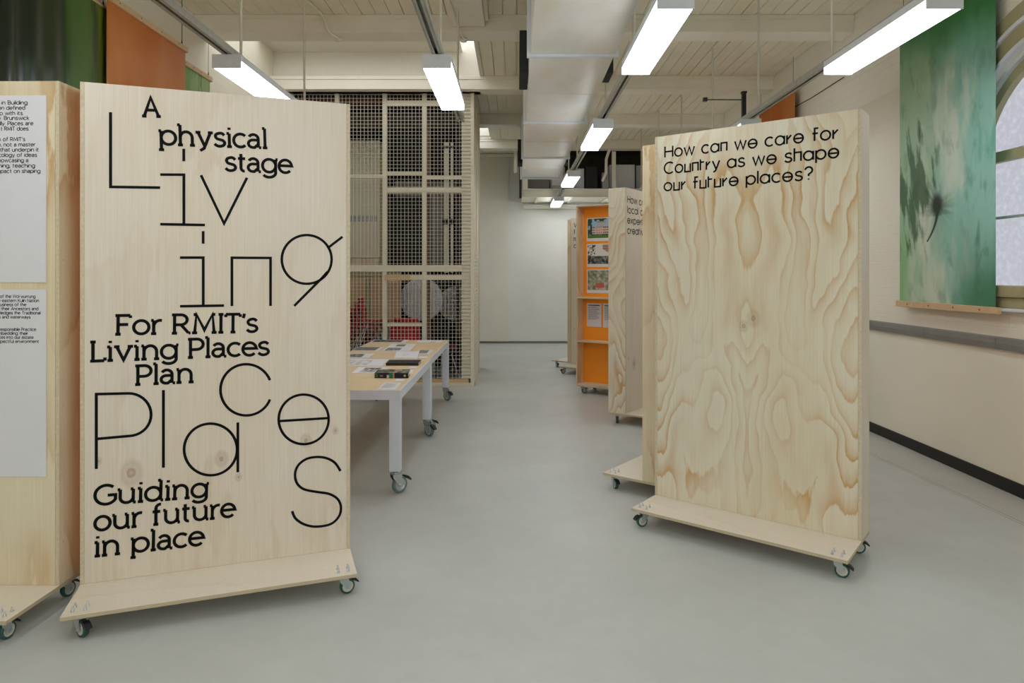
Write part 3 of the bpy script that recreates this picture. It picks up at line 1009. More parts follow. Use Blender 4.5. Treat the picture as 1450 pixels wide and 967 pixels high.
draw(spline([(482.2, 666.9), (474, 655.0), (462, 648.6), (448.4, 647.0), (434, 649.8), (422.5, 658.5), (417.8, 671), (420.5, 684), (430.4, 692.6), (448.6, 696.4),
             (466.5, 699.4), (478.5, 707.0), (482.8, 718.7), (479.6, 731.5), (468, 742), (447.5, 745.6), (430.5, 742.2), (418.5, 734), (413.6, 723.6)], 5))  # s
big.build('places_lettering', M['vinyl'], A.root, recalc=False)
SW = 0.0148
A.letter('slab_lettering', [('A', (199.5, 166.3), (229.5, 167.3))], SLAB, 0.106, SW)
A.letter('slab_lettering', [('physical', (223.3, 206.2), (380.2, 211.6))], SLAB, 0.108, SW, 0.09)
A.letter('slab_lettering', [('stage', (317.2, 243.3), (414.8, 247.0))], SLAB, 0.108, SW, 0.09)
A.letter('slab_lettering', [('For RMIT\'s', (161.5, 475.6), (366.0, 471.5))], SLAB, 0.106, SW, 0.09)
A.letter('slab_lettering', [('Living Places', (126.0, 513.6), (382.3, 504.0))], SLAB, 0.106, SW, 0.09)
A.letter('slab_lettering', [('Plan', (189.8, 546.8), (275.8, 542.6))], SLAB, 0.106, SW, 0.09)
A.letter('slab_lettering', [('Guiding', (131.5, 717.4), (296.0, 704.6))], SLAB, 0.106, SW, 0.09)
A.letter('slab_lettering', [('our future', (131.8, 753.8), (334.2, 732.6))], SLAB, 0.106, SW, 0.09)
A.letter('slab_lettering', [('in place', (131.8, 790.0), (289.8, 772.7))], SLAB, 0.106, SW, 0.09)

# ---- lettering on the other stands
C.letter('lettering', [('How can we care for', (940.6, 224.2), (1187.8, 197.2))], ANGULAR, 0.083, 0.0105, 0.15)
C.letter('lettering', [('Country as we shape', (939.8, 247.2), (1188.6, 223.9))], ANGULAR, 0.083, 0.0105, 0.15)
C.letter('lettering', [('our future places?', (939.6, 271.4), (1151.6, 255.2))], ANGULAR, 0.083, 0.0105, 0.15)


def simple_lines(st, lines, x0, z0, lead, cap, w, size):
    for i, (text, width) in enumerate(lines):
        mb = MB()
        z = z0 - i * lead
        write(mb, text, ANGULAR, (x0, z), (x0 + width, z), cap, w, lambda u, v: (u, -0.0006, v), 0.15)
        mb.build('lettering', M['vinyl'], st.root, recalc=False)


simple_lines(E, [('How can', 0.50), ('local culture', 0.74), ('expertise', 0.58), ('creativity', 0.56)], 0.045, 2.357, 0.110, 0.083, 0.0105, 1)
simple_lines(G2, [('V', 0.06), ('f', 0.03), ('n', 0.04), ('c', 0.05)], 0.065, 2.36, 0.112, 0.083, 0.011, 1)

# ---- the two text posters on the stand at the far left
def poster(y_top, y_bot, lines, cap, w, label):
    r = empty('text_poster', (Rb.x, Rb.y, 0), aB, label, 'poster', 'text posters on the left-hand stand')
    a, b = Bs.uv(66, y_top), Bs.uv(66, y_bot)
    MB().box(a[0] - 0.84, a[0], -0.0024, -0.0012, b[1], a[1]).build('sheet', M['paper'], r)
    mb = MB()
    for text, x0, x1, yb in lines:
        p, q = Bs.uv(x0, yb), Bs.uv(x1, yb)
        write(mb, text, SANS, p, (q[0], p[1]), cap, w, lambda u, v: (u, -0.0032, v), 0.14)
    mb.build('text', M['ink'], r, recalc=False)


poster(135, 399.8, [('in Building', 2.9, 39.8, 148.6), ('en defined', -2, 36.5, 156.0), ('ip with its', -1, 33, 163.5), ('y. Brunswick', -2, 42.3, 170.4), ('ally. Places are', -3, 48, 178),
                    ('t RMIT does.', 1.5, 42, 185.4), ('n of RMIT\'s', -2, 36.6, 200.4), ('n, not a master', -2, 51, 207.9), ('that underpin it', 0.5, 55.7, 215.2),
                    ('cology of ideas', -2, 53.2, 222.6), ('nowcasing a', -2, 41, 230.1), ('ning, teaching', -1, 50.4, 237.7), ('mpact on shaping', -5, 58, 245.4)],
       0.0205, 0.0031, 'upper white text poster on the plywood stand, larger type')
poster(409.8, 674.7, [('of the Woi wurrung', 0.5, 51, 422.0), ('e eastern Kulin Nation', -2, 56, 427.9), ('business of the', -3, 38, 433.6), ('s their Ancestors and', -2, 55, 439.4),
                      ('wledges the Traditional', -3, 58, 445.3), ('s and waterways', -1, 44, 451.1), ('Responsible Practice', -2, 52, 468.6), ('mbedding their', -2, 40.7, 474.2),
                      ('ces into our estate', -1, 48.3, 479.8), ('spectful environment', -2, 56, 485.6)],
       0.0165, 0.0024, 'lower white text poster on the plywood stand, smaller type')


# ---- photographs and sheets pinned to the orange lining of the turned stand
def L3(r, g, b): return (lin(r), lin(g), lin(b))


def nz(x, y, s=1.0, o=0.0): return noise.noise(Vector((x * s + o, y * s - o, o * 1.7)))


def pic_building(u, v):
    if v < 0.16: return L3(74, 122, 48)
    if v < 0.22 and nz(u, v, 30) > -0.2: return L3(52, 84, 40)
    if (u < 0.16 and nz(u, v, 9, 3) > -0.25 and v > 0.2) or (v > 0.86 and nz(u, v, 8, 5) > 0): return L3(48, 78, 44)
    if 0.14 < u < 0.86 and v < 0.60:
        if (u * 14) % 1 < 0.45 and ((v * 8) % 1 < 0.6): return L3(94, 84, 82)
        return L3(214, 186, 174)
    if 0.34 < u < 0.66 and v < 0.93: return L3(156, 158, 166) if (v * 16) % 1 > 0.4 else L3(196, 194, 196)
    return L3(150, 186, 214)


def pic_street(u, v):
    if v < 0.42:
        c = nz(u * 1.8, v, 9, 2)
        k = min(1, max(0, 0.45 + 0.8 * c + 0.4 * (v - 0.2)))
        return L3(36 + 120 * k, 42 + 120 * k, 40 + 112 * k)
    if u < 0.3 and abs(nz(u, v, 12, 7)) < 0.13: return L3(40, 44, 36)
    if u > 0.55 and v > 0.42 + (0.9 - u): return L3(176, 148, 130) if (v * 9) % 1 > 0.4 else L3(140, 116, 104)
    return L3(216, 216, 210)


def pic_aerial(u, v):
    c = nz(u * 1.5 + v * 0.5, v * 1.2, 6, 4)
    if 0.3 < u < 0.6 and 0.12 < v < 0.36: return L3(196, 96, 82)
    if abs((u - v * 0.6) % 0.33) < 0.03: return L3(130, 132, 128)
    k = min(1, max(0, 0.5 + c))
    return L3(108 + 82 * k, 122 + 64 * k, 84 + 92 * k)


def picture(mb, x0, x1, z0, z1, y, fn, nx=44, nz_=34, flip=False):
    for i in range(nx):
        for j in range(nz_):
            a0, a1 = x0 + (x1 - x0) * i / nx, x0 + (x1 - x0) * (i + 1) / nx
            b0, b1 = z0 + (z1 - z0) * j / nz_, z0 + (z1 - z0) * (j + 1) / nz_
            u = (i + 0.5) / nx
            mb.add([(a0, y, b0), (a1, y, b0), (a1, y, b1), (a0, y, b1)], [(0, 1, 2, 3)], 0, False, [fn(1 - u if flip else u, (j + 0.5) / nz_)])


FX = Fs.uv(831.0, 388, 0.0225)[0]
DM = 9.05


def pinned(name, label, py0, py1, xoff, width, fn=None, group='photographs on the orange lining'):
    r = empty(name, (f0.x, f0.y, 0), aF, label, 'photograph' if fn else 'sheet', group)
    z0, z1 = wz(py1, DM), wz(py0, DM)
    x1 = FX - xoff
    MB().box(x1 - width, x1, 0.0228, 0.0240, z0, z1).build('sheet', M['paper'], r)
    mb = MB()
    if fn:
        picture(mb, x1 - width + 0.014, x1 - 0.014, z0 + 0.04, z1 - 0.012, 0.0245, fn, flip=True)
        mb.build('print', M['print'], r, recalc=False)
    else:
        for k in range(14):
            zz = z1 - 0.035 - 0.014 * k
            mb.box(x1 - width * (0.88 - 0.06 * ((k * 7) % 4)), x1 - 0.02, 0.0242, 0.0244, zz, zz + (0.012 if k == 0 else 0.0035))
        mb.build('text', M['ink'], r)
    return r


pinned('photo_print', 'photograph of a pink building and lawn, topmost on the orange lining', 308.5, 341.5, 0.0, 0.44, pic_building)
pinned('photo_print', 'photograph of a crowded street with bare tree, middle one on the orange lining', 345.3, 378, 0.0, 0.44, pic_street)
pinned('photo_print', 'aerial photograph of roofs and trees, lowest on the orange lining', 381.5, 414.8, 0.0, 0.44, pic_aerial)
pinned('text_sheet', 'white text sheet under the aerial photograph, next to the ply side', 429.2, 462.5, 0.0, 0.22, None, 'text sheets on the orange lining')
pinned('text_sheet', 'white text sheet under the aerial photograph, beside another such sheet', 429.2, 462.8, 0.245, 0.22, None, 'text sheets on the orange lining')

# ------------------------------------------------------------------ two wheeled tables end to end
TZ = 0.760


def table(x1, y0, y1, label, wdt=0.955):
    r = empty('work_table', (x1 - wdt, y0, 0), 0, label, 'table', 'white wheeled tables')
    L = y1 - y0
    MB().box(0.008, wdt - 0.008, 0.008, L - 0.008, TZ - 0.02, TZ).build('tabletop', M['table_top'], r, 0.002)
    fr = MB()
    for a in ((0, wdt, 0, 0.0075), (0, wdt, L - 0.0075, L), (0, 0.0075, 0.0075, L - 0.0075), (wdt - 0.0075, wdt, 0.0075, L - 0.0075)):
        fr.box(*a, TZ - 0.07, TZ - 0.0005)
    fr.box(0.0075, wdt - 0.0075, 0.0075, 0.05, TZ - 0.07, TZ - 0.022)
    fr.box(0.0075, wdt - 0.0075, L - 0.05, L - 0.0075, TZ - 0.07, TZ - 0.022)
    fr.build('apron', M['white_metal'], r)
    k = 0
    for x in (0.0, wdt - 0.08):
        for y in (0.0, L - 0.08):
            MB().box(x, x + 0.08, y, y + 0.08, 0.168, TZ - 0.071).build('leg', M['white_metal'], r, 0.003)
            castor(r, x + 0.04, y + 0.04, (1.2, -1.4, 0.75, -0.75)[k], CASTB, True)
            k += 1
    return r


table(-0.829, 4.85, 6.68, 'white wheeled table with tan top, the one standing nearer to the lettered stand')
table(-0.838, 6.712, 8.545, 'white wheeled table with tan top, the one up against the wire cage')


def tp(cx, cy, z=TZ):
    """A point of the crop used to measure the table top -> point at height z."""
    px, py = 480 + cx / 8.056, 470 + cy / 8.056
    D = (EYE - z) * F / (py - CY)
    return Vector(((px - CX) * D / F, D, z))


def slab_quad(mb, q, z0, z1, mi=0):
    """Sheet or book whose corners nearL, nearR, farR, farL are given as points."""
    mb.add([(p.x, p.y, z) for z in (z0, z1) for p in q], [(3, 2, 1, 0), (4, 5, 6, 7), (0, 1, 5, 4), (1, 2, 6, 5), (2, 3, 7, 6), (3, 0, 4, 7)], mi)


def lerp(q, u, v):
    a, b = q[0].lerp(q[1], u), q[3].lerp(q[2], u)
    return a.lerp(b, v)


def sub(q, u0, u1, v0, v1): return [lerp(q, u0, v0), lerp(q, u1, v0), lerp(q, u1, v1), lerp(q, u0, v1)]


def grid_print(mb, q, z, fn, nx=26, ny=20):
    for i in range(nx):
        for j in range(ny):
            c = sub(q, i / nx, (i + 1) / nx, j / ny, (j + 1) / ny)
            mb.add([(p.x, p.y, z) for p in c], [(0, 1, 2, 3)], 0, False, [fn((i + 0.5) / nx, (j + 0.5) / ny)])


def mono(lo, hi, s, o):
    def fn(u, v):
        t = 0.5 + 0.9 * nz(u, v * 0.8, s, o)
        t = min(1, max(0, t))
        g = lo + (hi - lo) * t
        return L3(g, g * 1.0, g * 0.99)
    return fn


def sheet(name, label, cat, pts, prints=(), lines=0, thick=0.0012, base='paper', group='papers on the wheeled tables'):
    q = [tp(*p, TZ + thick) for p in pts]
    r = empty(name, (lerp(q, 0.5, 0.5).x, lerp(q, 0.5, 0.5).y, TZ), 0, label, cat, group)
    off = Vector((r.location.x, r.location.y, 0))
    q = [p - off for p in q]
    z = 0.0004
    mb = MB()
    slab_quad(mb, q, z, z + thick)
    mb.build('sheet', M[base], r)
    zt = z + thick + 0.0006
    if prints:
        mb = MB()
        for (u0, u1, v0, v1, fn) in prints:
            grid_print(mb, sub(q, u0, u1, v0, v1), zt, fn)
        mb.build('print', M['print'], r, recalc=False)
    if lines:
        mb = MB()
        for k in range(lines):
            v = 0.86 - 0.72 * k / lines
            c = sub(q, 0.12, 0.86 - 0.1 * ((k * 5) % 3), v, v + 0.16 / lines)
            mb.add([(p.x, p.y, zt) for p in c], [(0, 1, 2, 3)])
        mb.build('text', M['ink'], r, recalc=False)
    return r


sheet('photo_sheet', 'dark wide photograph with white margin at the far edge of the tables', 'photograph', [(365, 118), (745, 120), (795, 90), (400, 88)], [(0.03, 0.88, 0.08, 0.92, mono(28, 150, 7, 1))])
sheet('text_sheet', 'white sheet at the far right corner of the tables', 'paper', [(900, 118), (1165, 120), (1190, 97), (885, 95)], [(0.55, 0.75, 0.05, 0.25, mono(120, 200, 5, 2))])
sheet('photo_spread', 'open white spread with two grey photographs on the far table', 'paper', [(488, 217), (800, 217), (885, 137), (600, 137)],
      [(0.28, 0.62, 0.62, 0.92, mono(50, 190, 8, 3)), (0.08, 0.62, 0.05, 0.42, mono(90, 170, 6, 4))])
sheet('photo_sheet', 'plain grey photograph lying beside the open white spread', 'photograph', [(150, 212), (450, 214), (515, 172), (215, 170)], [(0.02, 0.86, 0.06, 0.95, mono(84, 130, 6, 5))])
sheet('booklet', 'thick white booklet lying next to the small photo card', 'booklet', [(628, 292), (895, 295), (915, 220), (660, 222)], [(0.3, 0.6, 0.2, 0.6, mono(190, 226, 9, 6))], 0, 0.016)
sheet('photo_card', 'small white card with grey photograph at the right edge', 'card', [(905, 250), (1030, 252), (1085, 203), (910, 203)], [(0.06, 0.72, 0.12, 0.9, mono(70, 180, 9, 7))])
sheet('photo_sheet', 'white sheet with dark photograph close to the lettered stand', 'photograph', [(60, 293), (335, 295), (405, 247), (130, 245)], [(0.04, 0.66, 0.1, 0.85, mono(40, 170, 8, 8))])
sheet('name_label', 'small blank white label in front of the thick white booklet', 'label', [(915, 298), (1000, 298), (1012, 276), (930, 276)])
sheet('drawing_sheet', 'large white sheet with pale grey print left of the plain black book', 'paper', [(40, 385), (490, 387), (565, 312), (130, 310)], [(0.05, 0.62, 0.1, 0.8, mono(176, 222, 5, 9))])
sheet('name_label', 'small blank white label in front of the plain black book', 'label', [(790, 412), (885, 412), (900, 393), (805, 393)])
sheet('drawing_sheet', 'white sheet with dark ink drawing behind the picture-cover book', 'paper', [(140, 470), (430, 470), (590, 402), (225, 400)],
      [(0.25, 0.8, 0.12, 0.9, mono(70, 215, 4, 10))])
sheet('name_label', 'small blank white label tucked beside the picture-cover book', 'label', [(795, 475), (820, 475), (850, 436), (812, 436)])
sheet('name_label', 'small blank white label in front of the picture-cover book', 'label', [(635, 560), (740, 560), (760, 535), (655, 535)])
sheet('text_sheet', 'white text sheet nearest the front corner of the near table', 'paper', [(430, 655), (645, 657), (710, 580), (520, 578)], (), 9)


def book(label, pts, thick, cover, spine_fn=None, top_fn=None):
    q = [tp(*p, TZ + thick) for p in pts]
    c = lerp(q, 0.5, 0.5)
    r = empty('book', (c.x, c.y, TZ), 0, label, 'book', 'books on the wheeled tables')
    q = [p - Vector((c.x, c.y, 0)) for p in q]
    mb = MB()
    slab_quad(mb, q, 0.0005, 0.0035)
    slab_quad(mb, q, thick - 0.003, thick)
    slab_quad(mb, sub(q, 0, 1, 0, 0.03), 0.0035, thick - 0.003)
    mb.build('cover', cover, r)
    mb = MB()
    slab_quad(mb, sub(q, 0.015, 0.985, 0.031, 0.97), 0.0036, thick - 0.0031)
    mb.build('page_block', M['paper'], r)
    mb = MB()
    if top_fn:
        grid_print(mb, sub(q, 0.0, 1.0, 0.0, 1.0), thick + 0.0006, top_fn, 40, 22)
    if spine_fn:
        a, b = q[0], q[1]
        nx, ny = 44, 8
        for i in range(nx):
            for j in range(ny):
                p0, p1 = a.lerp(b, i / nx), a.lerp(b, (i + 1) / nx)
                z0, z1 = 0.001 + (thick - 0.001) * j / ny, 0.001 + (thick - 0.001) * (j + 1) / ny
                mb.add([(p0.x, p0.y - 0.0007, z0), (p1.x, p1.y - 0.0007, z0), (p1.x, p1.y - 0.0007, z1), (p0.x, p0.y - 0.0007, z1)], [(0, 1, 2, 3)], 0, False, [spine_fn((i + 0.5) / nx, (j + 0.5) / ny)])
    if mb.v:
        mb.build('cover_print', M['print'], r, recalc=False)


def spine(u, v):
    if u < 0.11: return L3(86, 112, 74) if nz(u, v, 30, 2) > 0.0 else L3(28, 40, 30)
    if 0.16 < u < 0.24 and 0.3 < v < 0.6: return L3(120, 112, 104)
    if 0.36 < u < 0.60: return L3(40, 122, 100) if 0.44 < u < 0.55 and v > 0.15 else (L3(206, 200, 186) if v < 0.6 and u < 0.44 else L3(196, 150, 118) if u > 0.55 else L3(30, 40, 40))
    if abs(u - 0.90) / 0.05 + abs(v - 0.5) / 0.3 < 1: return L3(206, 190, 148)
    return L3(24, 32, 36)


book('plain black hardback book lying flat on the tables', [(535, 355), (905, 355), (940, 318), (575, 318)], 0.024, M['black'], None,
     lambda u, v: L3(44, 62, 62) if 0.45 < u < 0.66 and 0.35 < v < 0.8 and nz(u, v, 18, 3) > 0 else L3(30, 36, 38))
book('thick dark book with colourful spine facing the room', [(405, 468), (790, 470), (815, 427), (450, 425)], 0.042, M['black'], spine,
     lambda u, v: L3(150, 142, 120) if nz(u, v, 6, 8) > 0.12 else (L3(196, 146, 116) if 0.55 < u < 0.66 and nz(u, v, 9, 1) > -0.2 else L3(40, 50, 46)))

# ------------------------------------------------------------------ ceiling lamps, their channels and rods
ROWS = {'a': -2.098, 'b': -0.568, 'c': 0.91, 'd': 2.43}
ZL = 3.10


def lamp(x, y0, label, L=1.26):
    r = empty('ceiling_lamp', (x, y0, ZL), 0, label, 'lamp', 'suspended fluorescent lamps')
    w2 = 0.105
    MB().box(-w2, w2, 0.006, L - 0.006, 0.05, 0.098).build('housing', M['lamp_grey'], r, 0.003)
    df = MB()
    df.prism([(-w2 + 0.010, 0.0), (w2 - 0.010, 0.0), (w2 - 0.001, 0.010), (w2 - 0.001, 0.049), (-w2 + 0.001, 0.049), (-w2 + 0.001, 0.010)], 0.007, L - 0.007)
    tag(df.build('diffuser', M['lamp'], r), 'glowing white diffuser')
    for y in (0, L - 0.006):
        MB().box(-w2 - 0.001, w2 + 0.001, y, y + 0.006, -0.002, 0.1).build('end_cap', M['lamp_grey'], r, 0.001, segs=1)
    cl = MB()
    for y in (0.10, L - 0.16):
        cl.box(-0.03, 0.03, y, y + 0.05, 0.0985, 0.104)
    cl.build('clip', M['galv'], r)
    return r


lamp(ROWS['a'], 4.88, 'suspended lamp hanging above the stand lettered Living Places')
lamp(ROWS['b'], 4.88, 'suspended lamp hanging in front of the wire cage, its end facing the room')
for (x, y0, s) in ((ROWS['a'], 1.51, 'beyond the stand with text posters'), (ROWS['b'], 1.51, 'over the open floor, in line with the cage lamp')):  # extra lamps out of view, added to light the room
    lamp(x, y0, 'added unseen lamp above the viewer, ' + s)
for k, y0 in enumerate((3.79, 6.90, 10.33, 13.83)):
    lamp(ROWS['c'], y0, ['big suspended lamp beside the silver duct, nearest of the receding row', 'second suspended lamp along the row beside the silver duct',
                         'third suspended lamp along the row, in front of the air conditioners', 'smallest farthest suspended lamp, close to the back wall'][k])
for k, y0 in enumerate((3.79, 6.90, 10.33, 13.83)):
    lamp(ROWS['d'], y0, ['suspended lamp crossing in front of the green banner by the window', 'suspended lamp whose end peeps over the wavy-grained stand',
                         'suspended lamp near the brick wall, hidden behind the wavy-grained stand', 'suspended lamp near the back corner, hidden behind the stands'][k])
for x in (ROWS['c'], ROWS['d']):  # two more unseen lamps, added for brightness
    lamp(x, 0.42, 'added unseen lamp above the viewer, ' + ('in line with the duct' if x < 1 else 'in line with the arched window'))
for x in ROWS.values():  # added row behind the viewer, only lights the room
    lamp(x, -2.4, 'added unseen lamp behind the viewer, %s' % {-2.098: 'by the left brick wall', -0.568: 'left of the middle', 0.91: 'right of the middle', 2.43: 'by the window wall'}[x])


def channel(x, y0, y1, rods, label):
    r = empty('lamp_channel', (x, y0, ZL + 0.104), 0, label, 'channel', 'ceiling channels carrying the lamps')
    L = y1 - y0
    c = MB()
    c.box(-0.034, 0.034, 0, L, 0.045, 0.05)
    for s in (-1, 1):
        c.box(s * 0.034 - 0.0025, s * 0.034 + 0.0025, 0, L, 0.0, 0.05)
        c.box(min(s * 0.012, s * 0.034), max(s * 0.012, s * 0.034), 0, L, 0.0, 0.004)
    c.build('rail', M['galv'], r)
    for y in rods:
        top = 4.20 if any(b - 0.02 < y < b + 0.31 for b in BEAMS) else ZC
        if x < -0.49 and 7.4 < y < 9.6: continue
        t = MB().tube([(0.0, y - y0, 0.03), (0.0, y - y0, top - ZL - 0.106)], 0.011, 8)
        t.lathe([(0.001, 0), (0.022, 0), (0.022, 0.012), (0.001, 0.014)], (0, y - y0, 0.05), 'z', 10)
        t.build('hanger_rod', M['rod'], r)


rods = [5.14 + 1.55 * k for k in range(-5, 8)]
channel(ROWS['a'], -3.2, 7.1, [y for y in rods if y < 7], 'channel carrying the lamps above the plywood stands at left')
channel(ROWS['b'], -3.2, 7.1, [y for y in rods if y < 7], 'channel carrying the lamp in front of the wire cage')
channel(ROWS['c'], -3.2, 14.1, [y for y in rods if y < 14], 'channel carrying the lamps beside the silver duct')
channel(ROWS['d'], -3.2, 14.1, [y for y in rods if y < 14], 'channel carrying the lamps along the brick wall with banners')

br = empty('strut_bracket', (2.43, 7.12, 3.26), 0, 'black steel strut with sideways arm above the half-hidden lamp', 'bracket')
MB().box(-0.02, 0.02, -0.02, 0.02, 0.0, 0.27).box(-0.026, 0.026, -0.026, 0.026, 0.255, 0.275).build('upright', M['black'], br)
MB().tube([(-0.02, 0, 0.19), (-0.40, 0, 0.19)], 0.006, 8).box(-0.43, -0.39, -0.02, 0.02, 0.17, 0.21).build('arm', M['black'], br)

# ------------------------------------------------------------------ silver air duct
du = empty('air_duct', (0.13, 3.07, 3.40), 0, 'long silver rectangular air duct running along the ceiling', 'duct')
ys = [-1.8, 0.64, 3.07, 5.50, 7.93, 10.36, 12.57]
for a, b in zip(ys, ys[1:]):
    s = MB()
    y0, y1 = a - 3.07 + 0.004, b - 3.07 - 0.004
    s.box(0, 0.69, y0, y1, 0.0, 0.62)
    s.build('duct_section', M['duct'], du, 0.004)
    st = MB()
    ym = (y0 + y1) / 2
    st.box(-0.004, 0.694, ym - 0.012, ym + 0.012, -0.004, 0.624)
    st.build('seam', M['duct'], du)
for b in ys[1:]:
    f = MB()
    yy = b - 3.07
    f.box(-0.03, 0.72, yy - 0.02, yy + 0.02, -0.025, -0.001)
    f.box(-0.03, -0.001, yy - 0.02, yy + 0.02, -0.001, 0.65)
    f.box(0.691, 0.72, yy - 0.02, yy + 0.02, -0.001, 0.65)
    f.build('flange', M['lamp_grey'], du)
    hr = MB()
    for xx in (-0.024, 0.714):
        hr.tube([(xx, yy + 0.03, -0.02), (xx, yy + 0.03, 0.97)], 0.007, 8)
    hr.build('hanger_rod', M['rod'], du)
for y0, y1, x0, x1 in ((6.33, 6.92, 0.045, 0.93), (11.45, 11.9, 0.05, 0.93)):
    s = MB()
    s.box(x0 - 0.13, -0.001, y0 - 3.07, y1 - 3.07, 0.10, 0.50)
    tag(s.build('side_outlet', M['dark'], du), 'dark lined side outlet')
    s = MB().box(0.691, x1 - 0.13, y0 - 3.07, min(y1, y0 + 0.33) - 3.07, 0.10, 0.50)
    tag(s.build('side_outlet', M['dark'], du), 'dark lined side outlet')

# ------------------------------------------------------------------ surface conduits
def pipe(name, label, pts, r, mat, cat='conduit', blobs=()):
    mb = MB().tube(pts, r, 8)
    for b in blobs:
        mb.lathe([(0.001, -0.02), (0.035, -0.02), (0.035, 0.02), (0.001, 0.02)], b, 'z', 10)
    o = mb.build(name, M[mat])
    o.data.transform(Matrix.Translation(-Vector(pts[0])))
    o.location = pts[0]
    return tag(o, label, cat)


pipe('ceiling_conduit', 'cream conduit bending over the beam above the left lamp', [(-2.35, 5.3, 4.355), (-2.10, 6.7, 4.355), (-2.04, 7.06, 4.345), (-2.02, 7.145, 4.30), (-2.0, 7.15, 4.21), (-1.97, 7.18, 4.17), (-1.93, 7.3, 4.175)], 0.013, 'cream', blobs=[(-1.92, 7.33, 4.165)])
pipe('ceiling_conduit', 'cream conduit bending over the beam beside the lamp before the cage', [(-0.66, 5.8, 4.225), (-0.61, 6.9, 4.225), (-0.60, 7.1, 4.215), (-0.585, 7.15, 4.19), (-0.57, 7.2, 4.17), (-0.56, 7.33, 4.175)], 0.013, 'cream', blobs=[(-0.56, 7.35, 4.165)])
pipe('wall_cable', 'thin dark cable along the brick wall above the orange banner', [(3.62, 7.38, 3.765), (3.624, 8.2, 3.752), (3.624, 9.2, 3.775), (3.624, 11.0, 3.77)], 0.005, 'dark', 'cable')
pipe('drop_pipe', 'white pipe bending down from the lamp row to the plant platform', [(1.97, 13.95, 4.19), (1.93, 13.95, 4.08), (1.90, 13.95, 3.98), (1.90, 13.97, 3.70), (1.84, 14.1, 3.56)], 0.03, 'cream', 'pipe')

# ------------------------------------------------------------------ printed cloth banners on both brick walls
def fbm(u, v, s, o, n=4):
    t, a, tot = 0.0, 1.0, 0.0
    for _ in range(n):
        t += a * noise.noise(Vector((u * s + o, v * s, o)))
        tot += a
        a *= 0.55
        s *= 2.1
    return t / tot


def mixc(a, b, t):
    t = min(1, max(0, t))
    return tuple(x + (y - x) * t for x, y in zip(a, b))


def sstep(a, b, x):
    t = min(1, max(0, (x - a) / (b - a)))
    return t * t * (3 - 2 * t)


def art_sea(u, v):
    """Ink-wash greens: u from the far edge to the near edge, v upwards."""
    wv = v + 0.10 * fbm(u, v, 2.5, 2.0)
    wu = u + 0.14 * fbm(u, v, 3.0, 6.0)
    c = mixc(L3(160, 192, 160), L3(146, 198, 184), sstep(0.25, 0.7, wu))
    c = mixc(c, L3(206, 216, 198), 0.85 * sstep(-0.05, 0.35, fbm(u * 1.6, v, 2.4, 9.0) + 0.25 - abs(u - 0.40)) * sstep(0.9, 0.7, v))
    c = mixc(c, L3(96, 172, 150), 0.75 * sstep(0.05, 0.32, fbm(u * 1.6, v * 1.3, 3.4, 4.0, 5)) * sstep(0.35, 0.8, u))
    c = mixc(c, L3(56, 122, 66), sstep(0.70, 0.95, wv + 0.06 * (u - 0.5)))
    c = mixc(c, L3(62, 126, 88), 0.9 * sstep(0.30, 0.02, wv) * sstep(0.5, 0.85, wu))
    c = mixc(c, L3(134, 184, 126), 0.85 * sstep(0.26, 0.06, wu) * sstep(0.30, 0.16, v))
    c = mixc(c, L3(70, 122, 84), 0.55 * sstep(0.1, 0.35, fbm(u * 2.0, v * 1.4, 5.0, 31.0, 5)) * sstep(0.6, 0.85, u) * sstep(0.5, 0.35, v))
    # dark weed hanging down the far side
    e = fbm(u * 3.6 + v * 1.6, v * 1.6 - u * 0.8, 3.2, 12.0, 6)
    edge = 0.42 - abs(u - 0.17 - 0.25 * (v - 0.4)) * 1.2 - abs(v - 0.40) * 1.7
    c = mixc(c, L3(44, 84, 42), 0.85 * sstep(-0.06, 0.24, e * 0.9 + edge - 0.06 + 0.10 * fbm(u * 14 + v * 9, v * 5 - u * 3, 2.0, 51.0, 3)))
    # dark tuft, brushy above and to the sides, and its curved stalk
    du, dv = (u - 0.44), (v - 0.330) * 2.06
    rr = math.hypot(du, dv) + 0.05 * fbm(u * 3, v * 3, 3.0, 40.0, 5)
    ang = math.atan2(dv, du)
    hair = 0.5 + 0.5 * noise.noise(Vector((math.cos(ang) * 6.0, math.sin(ang) * 6.0, rr * 2.0 + 3.0)))
    reach = 0.10 + 0.26 * hair * (0.5 + 0.5 * abs(math.cos(ang - 2.4)))
    c = mixc(c, L3(36, 56, 38), 0.75 * sstep(reach, 0.0, rr) * (1.0 if dv > -0.06 else 0.5))
    c = mixc(c, L3(26, 36, 28), 0.95 * sstep(0.085, 0.03, math.hypot(du * 1.0, dv * 0.8 - 0.01)))
    if 0.215 < v < 0.33:
        t = (0.33 - v) / 0.115
        cx_ = 0.45 - 0.125 * t * t
        c = mixc(c, L3(30, 44, 32), sstep(0.030 - 0.018 * t, 0.006, abs(u - cx_)))
    return mixc(c, L3(40, 74, 48), 0.25 * sstep(0.08, 0.35, fbm(u * 2.2, v * 2.2, 4.0, 20.0, 5)))


def art_forest(u, v):
    u = 1 - u
    c = mixc(L3(30, 46, 28), L3(72, 110, 44), sstep(0.3, 0.75, u + 0.15 * fbm(u, v, 3, 3)))
    c = mixc(c, L3(108, 112, 24), sstep(0.70, 1.0, u))
    c = mixc(c, L3(22, 34, 22), 0.8 * sstep(0.0, 0.3, fbm(u * 3, v * 0.6, 3, 8)))
    c = mixc(c, L3(92, 130, 92), 0.6 * sstep(0.85, 0.55, v) * sstep(0.0, 0.25, fbm(u * 4, v * 0.5, 2.5, 5)))
    return c


def art_orange(u, v):
    c = mixc(L3(202, 112, 34), L3(214, 142, 76), sstep(-0.25, 0.25, fbm(u, v, 1.8, 14)))
    return mixc(c, L3(180, 92, 18), 0.6 * sstep(0.75, 1.0, v))


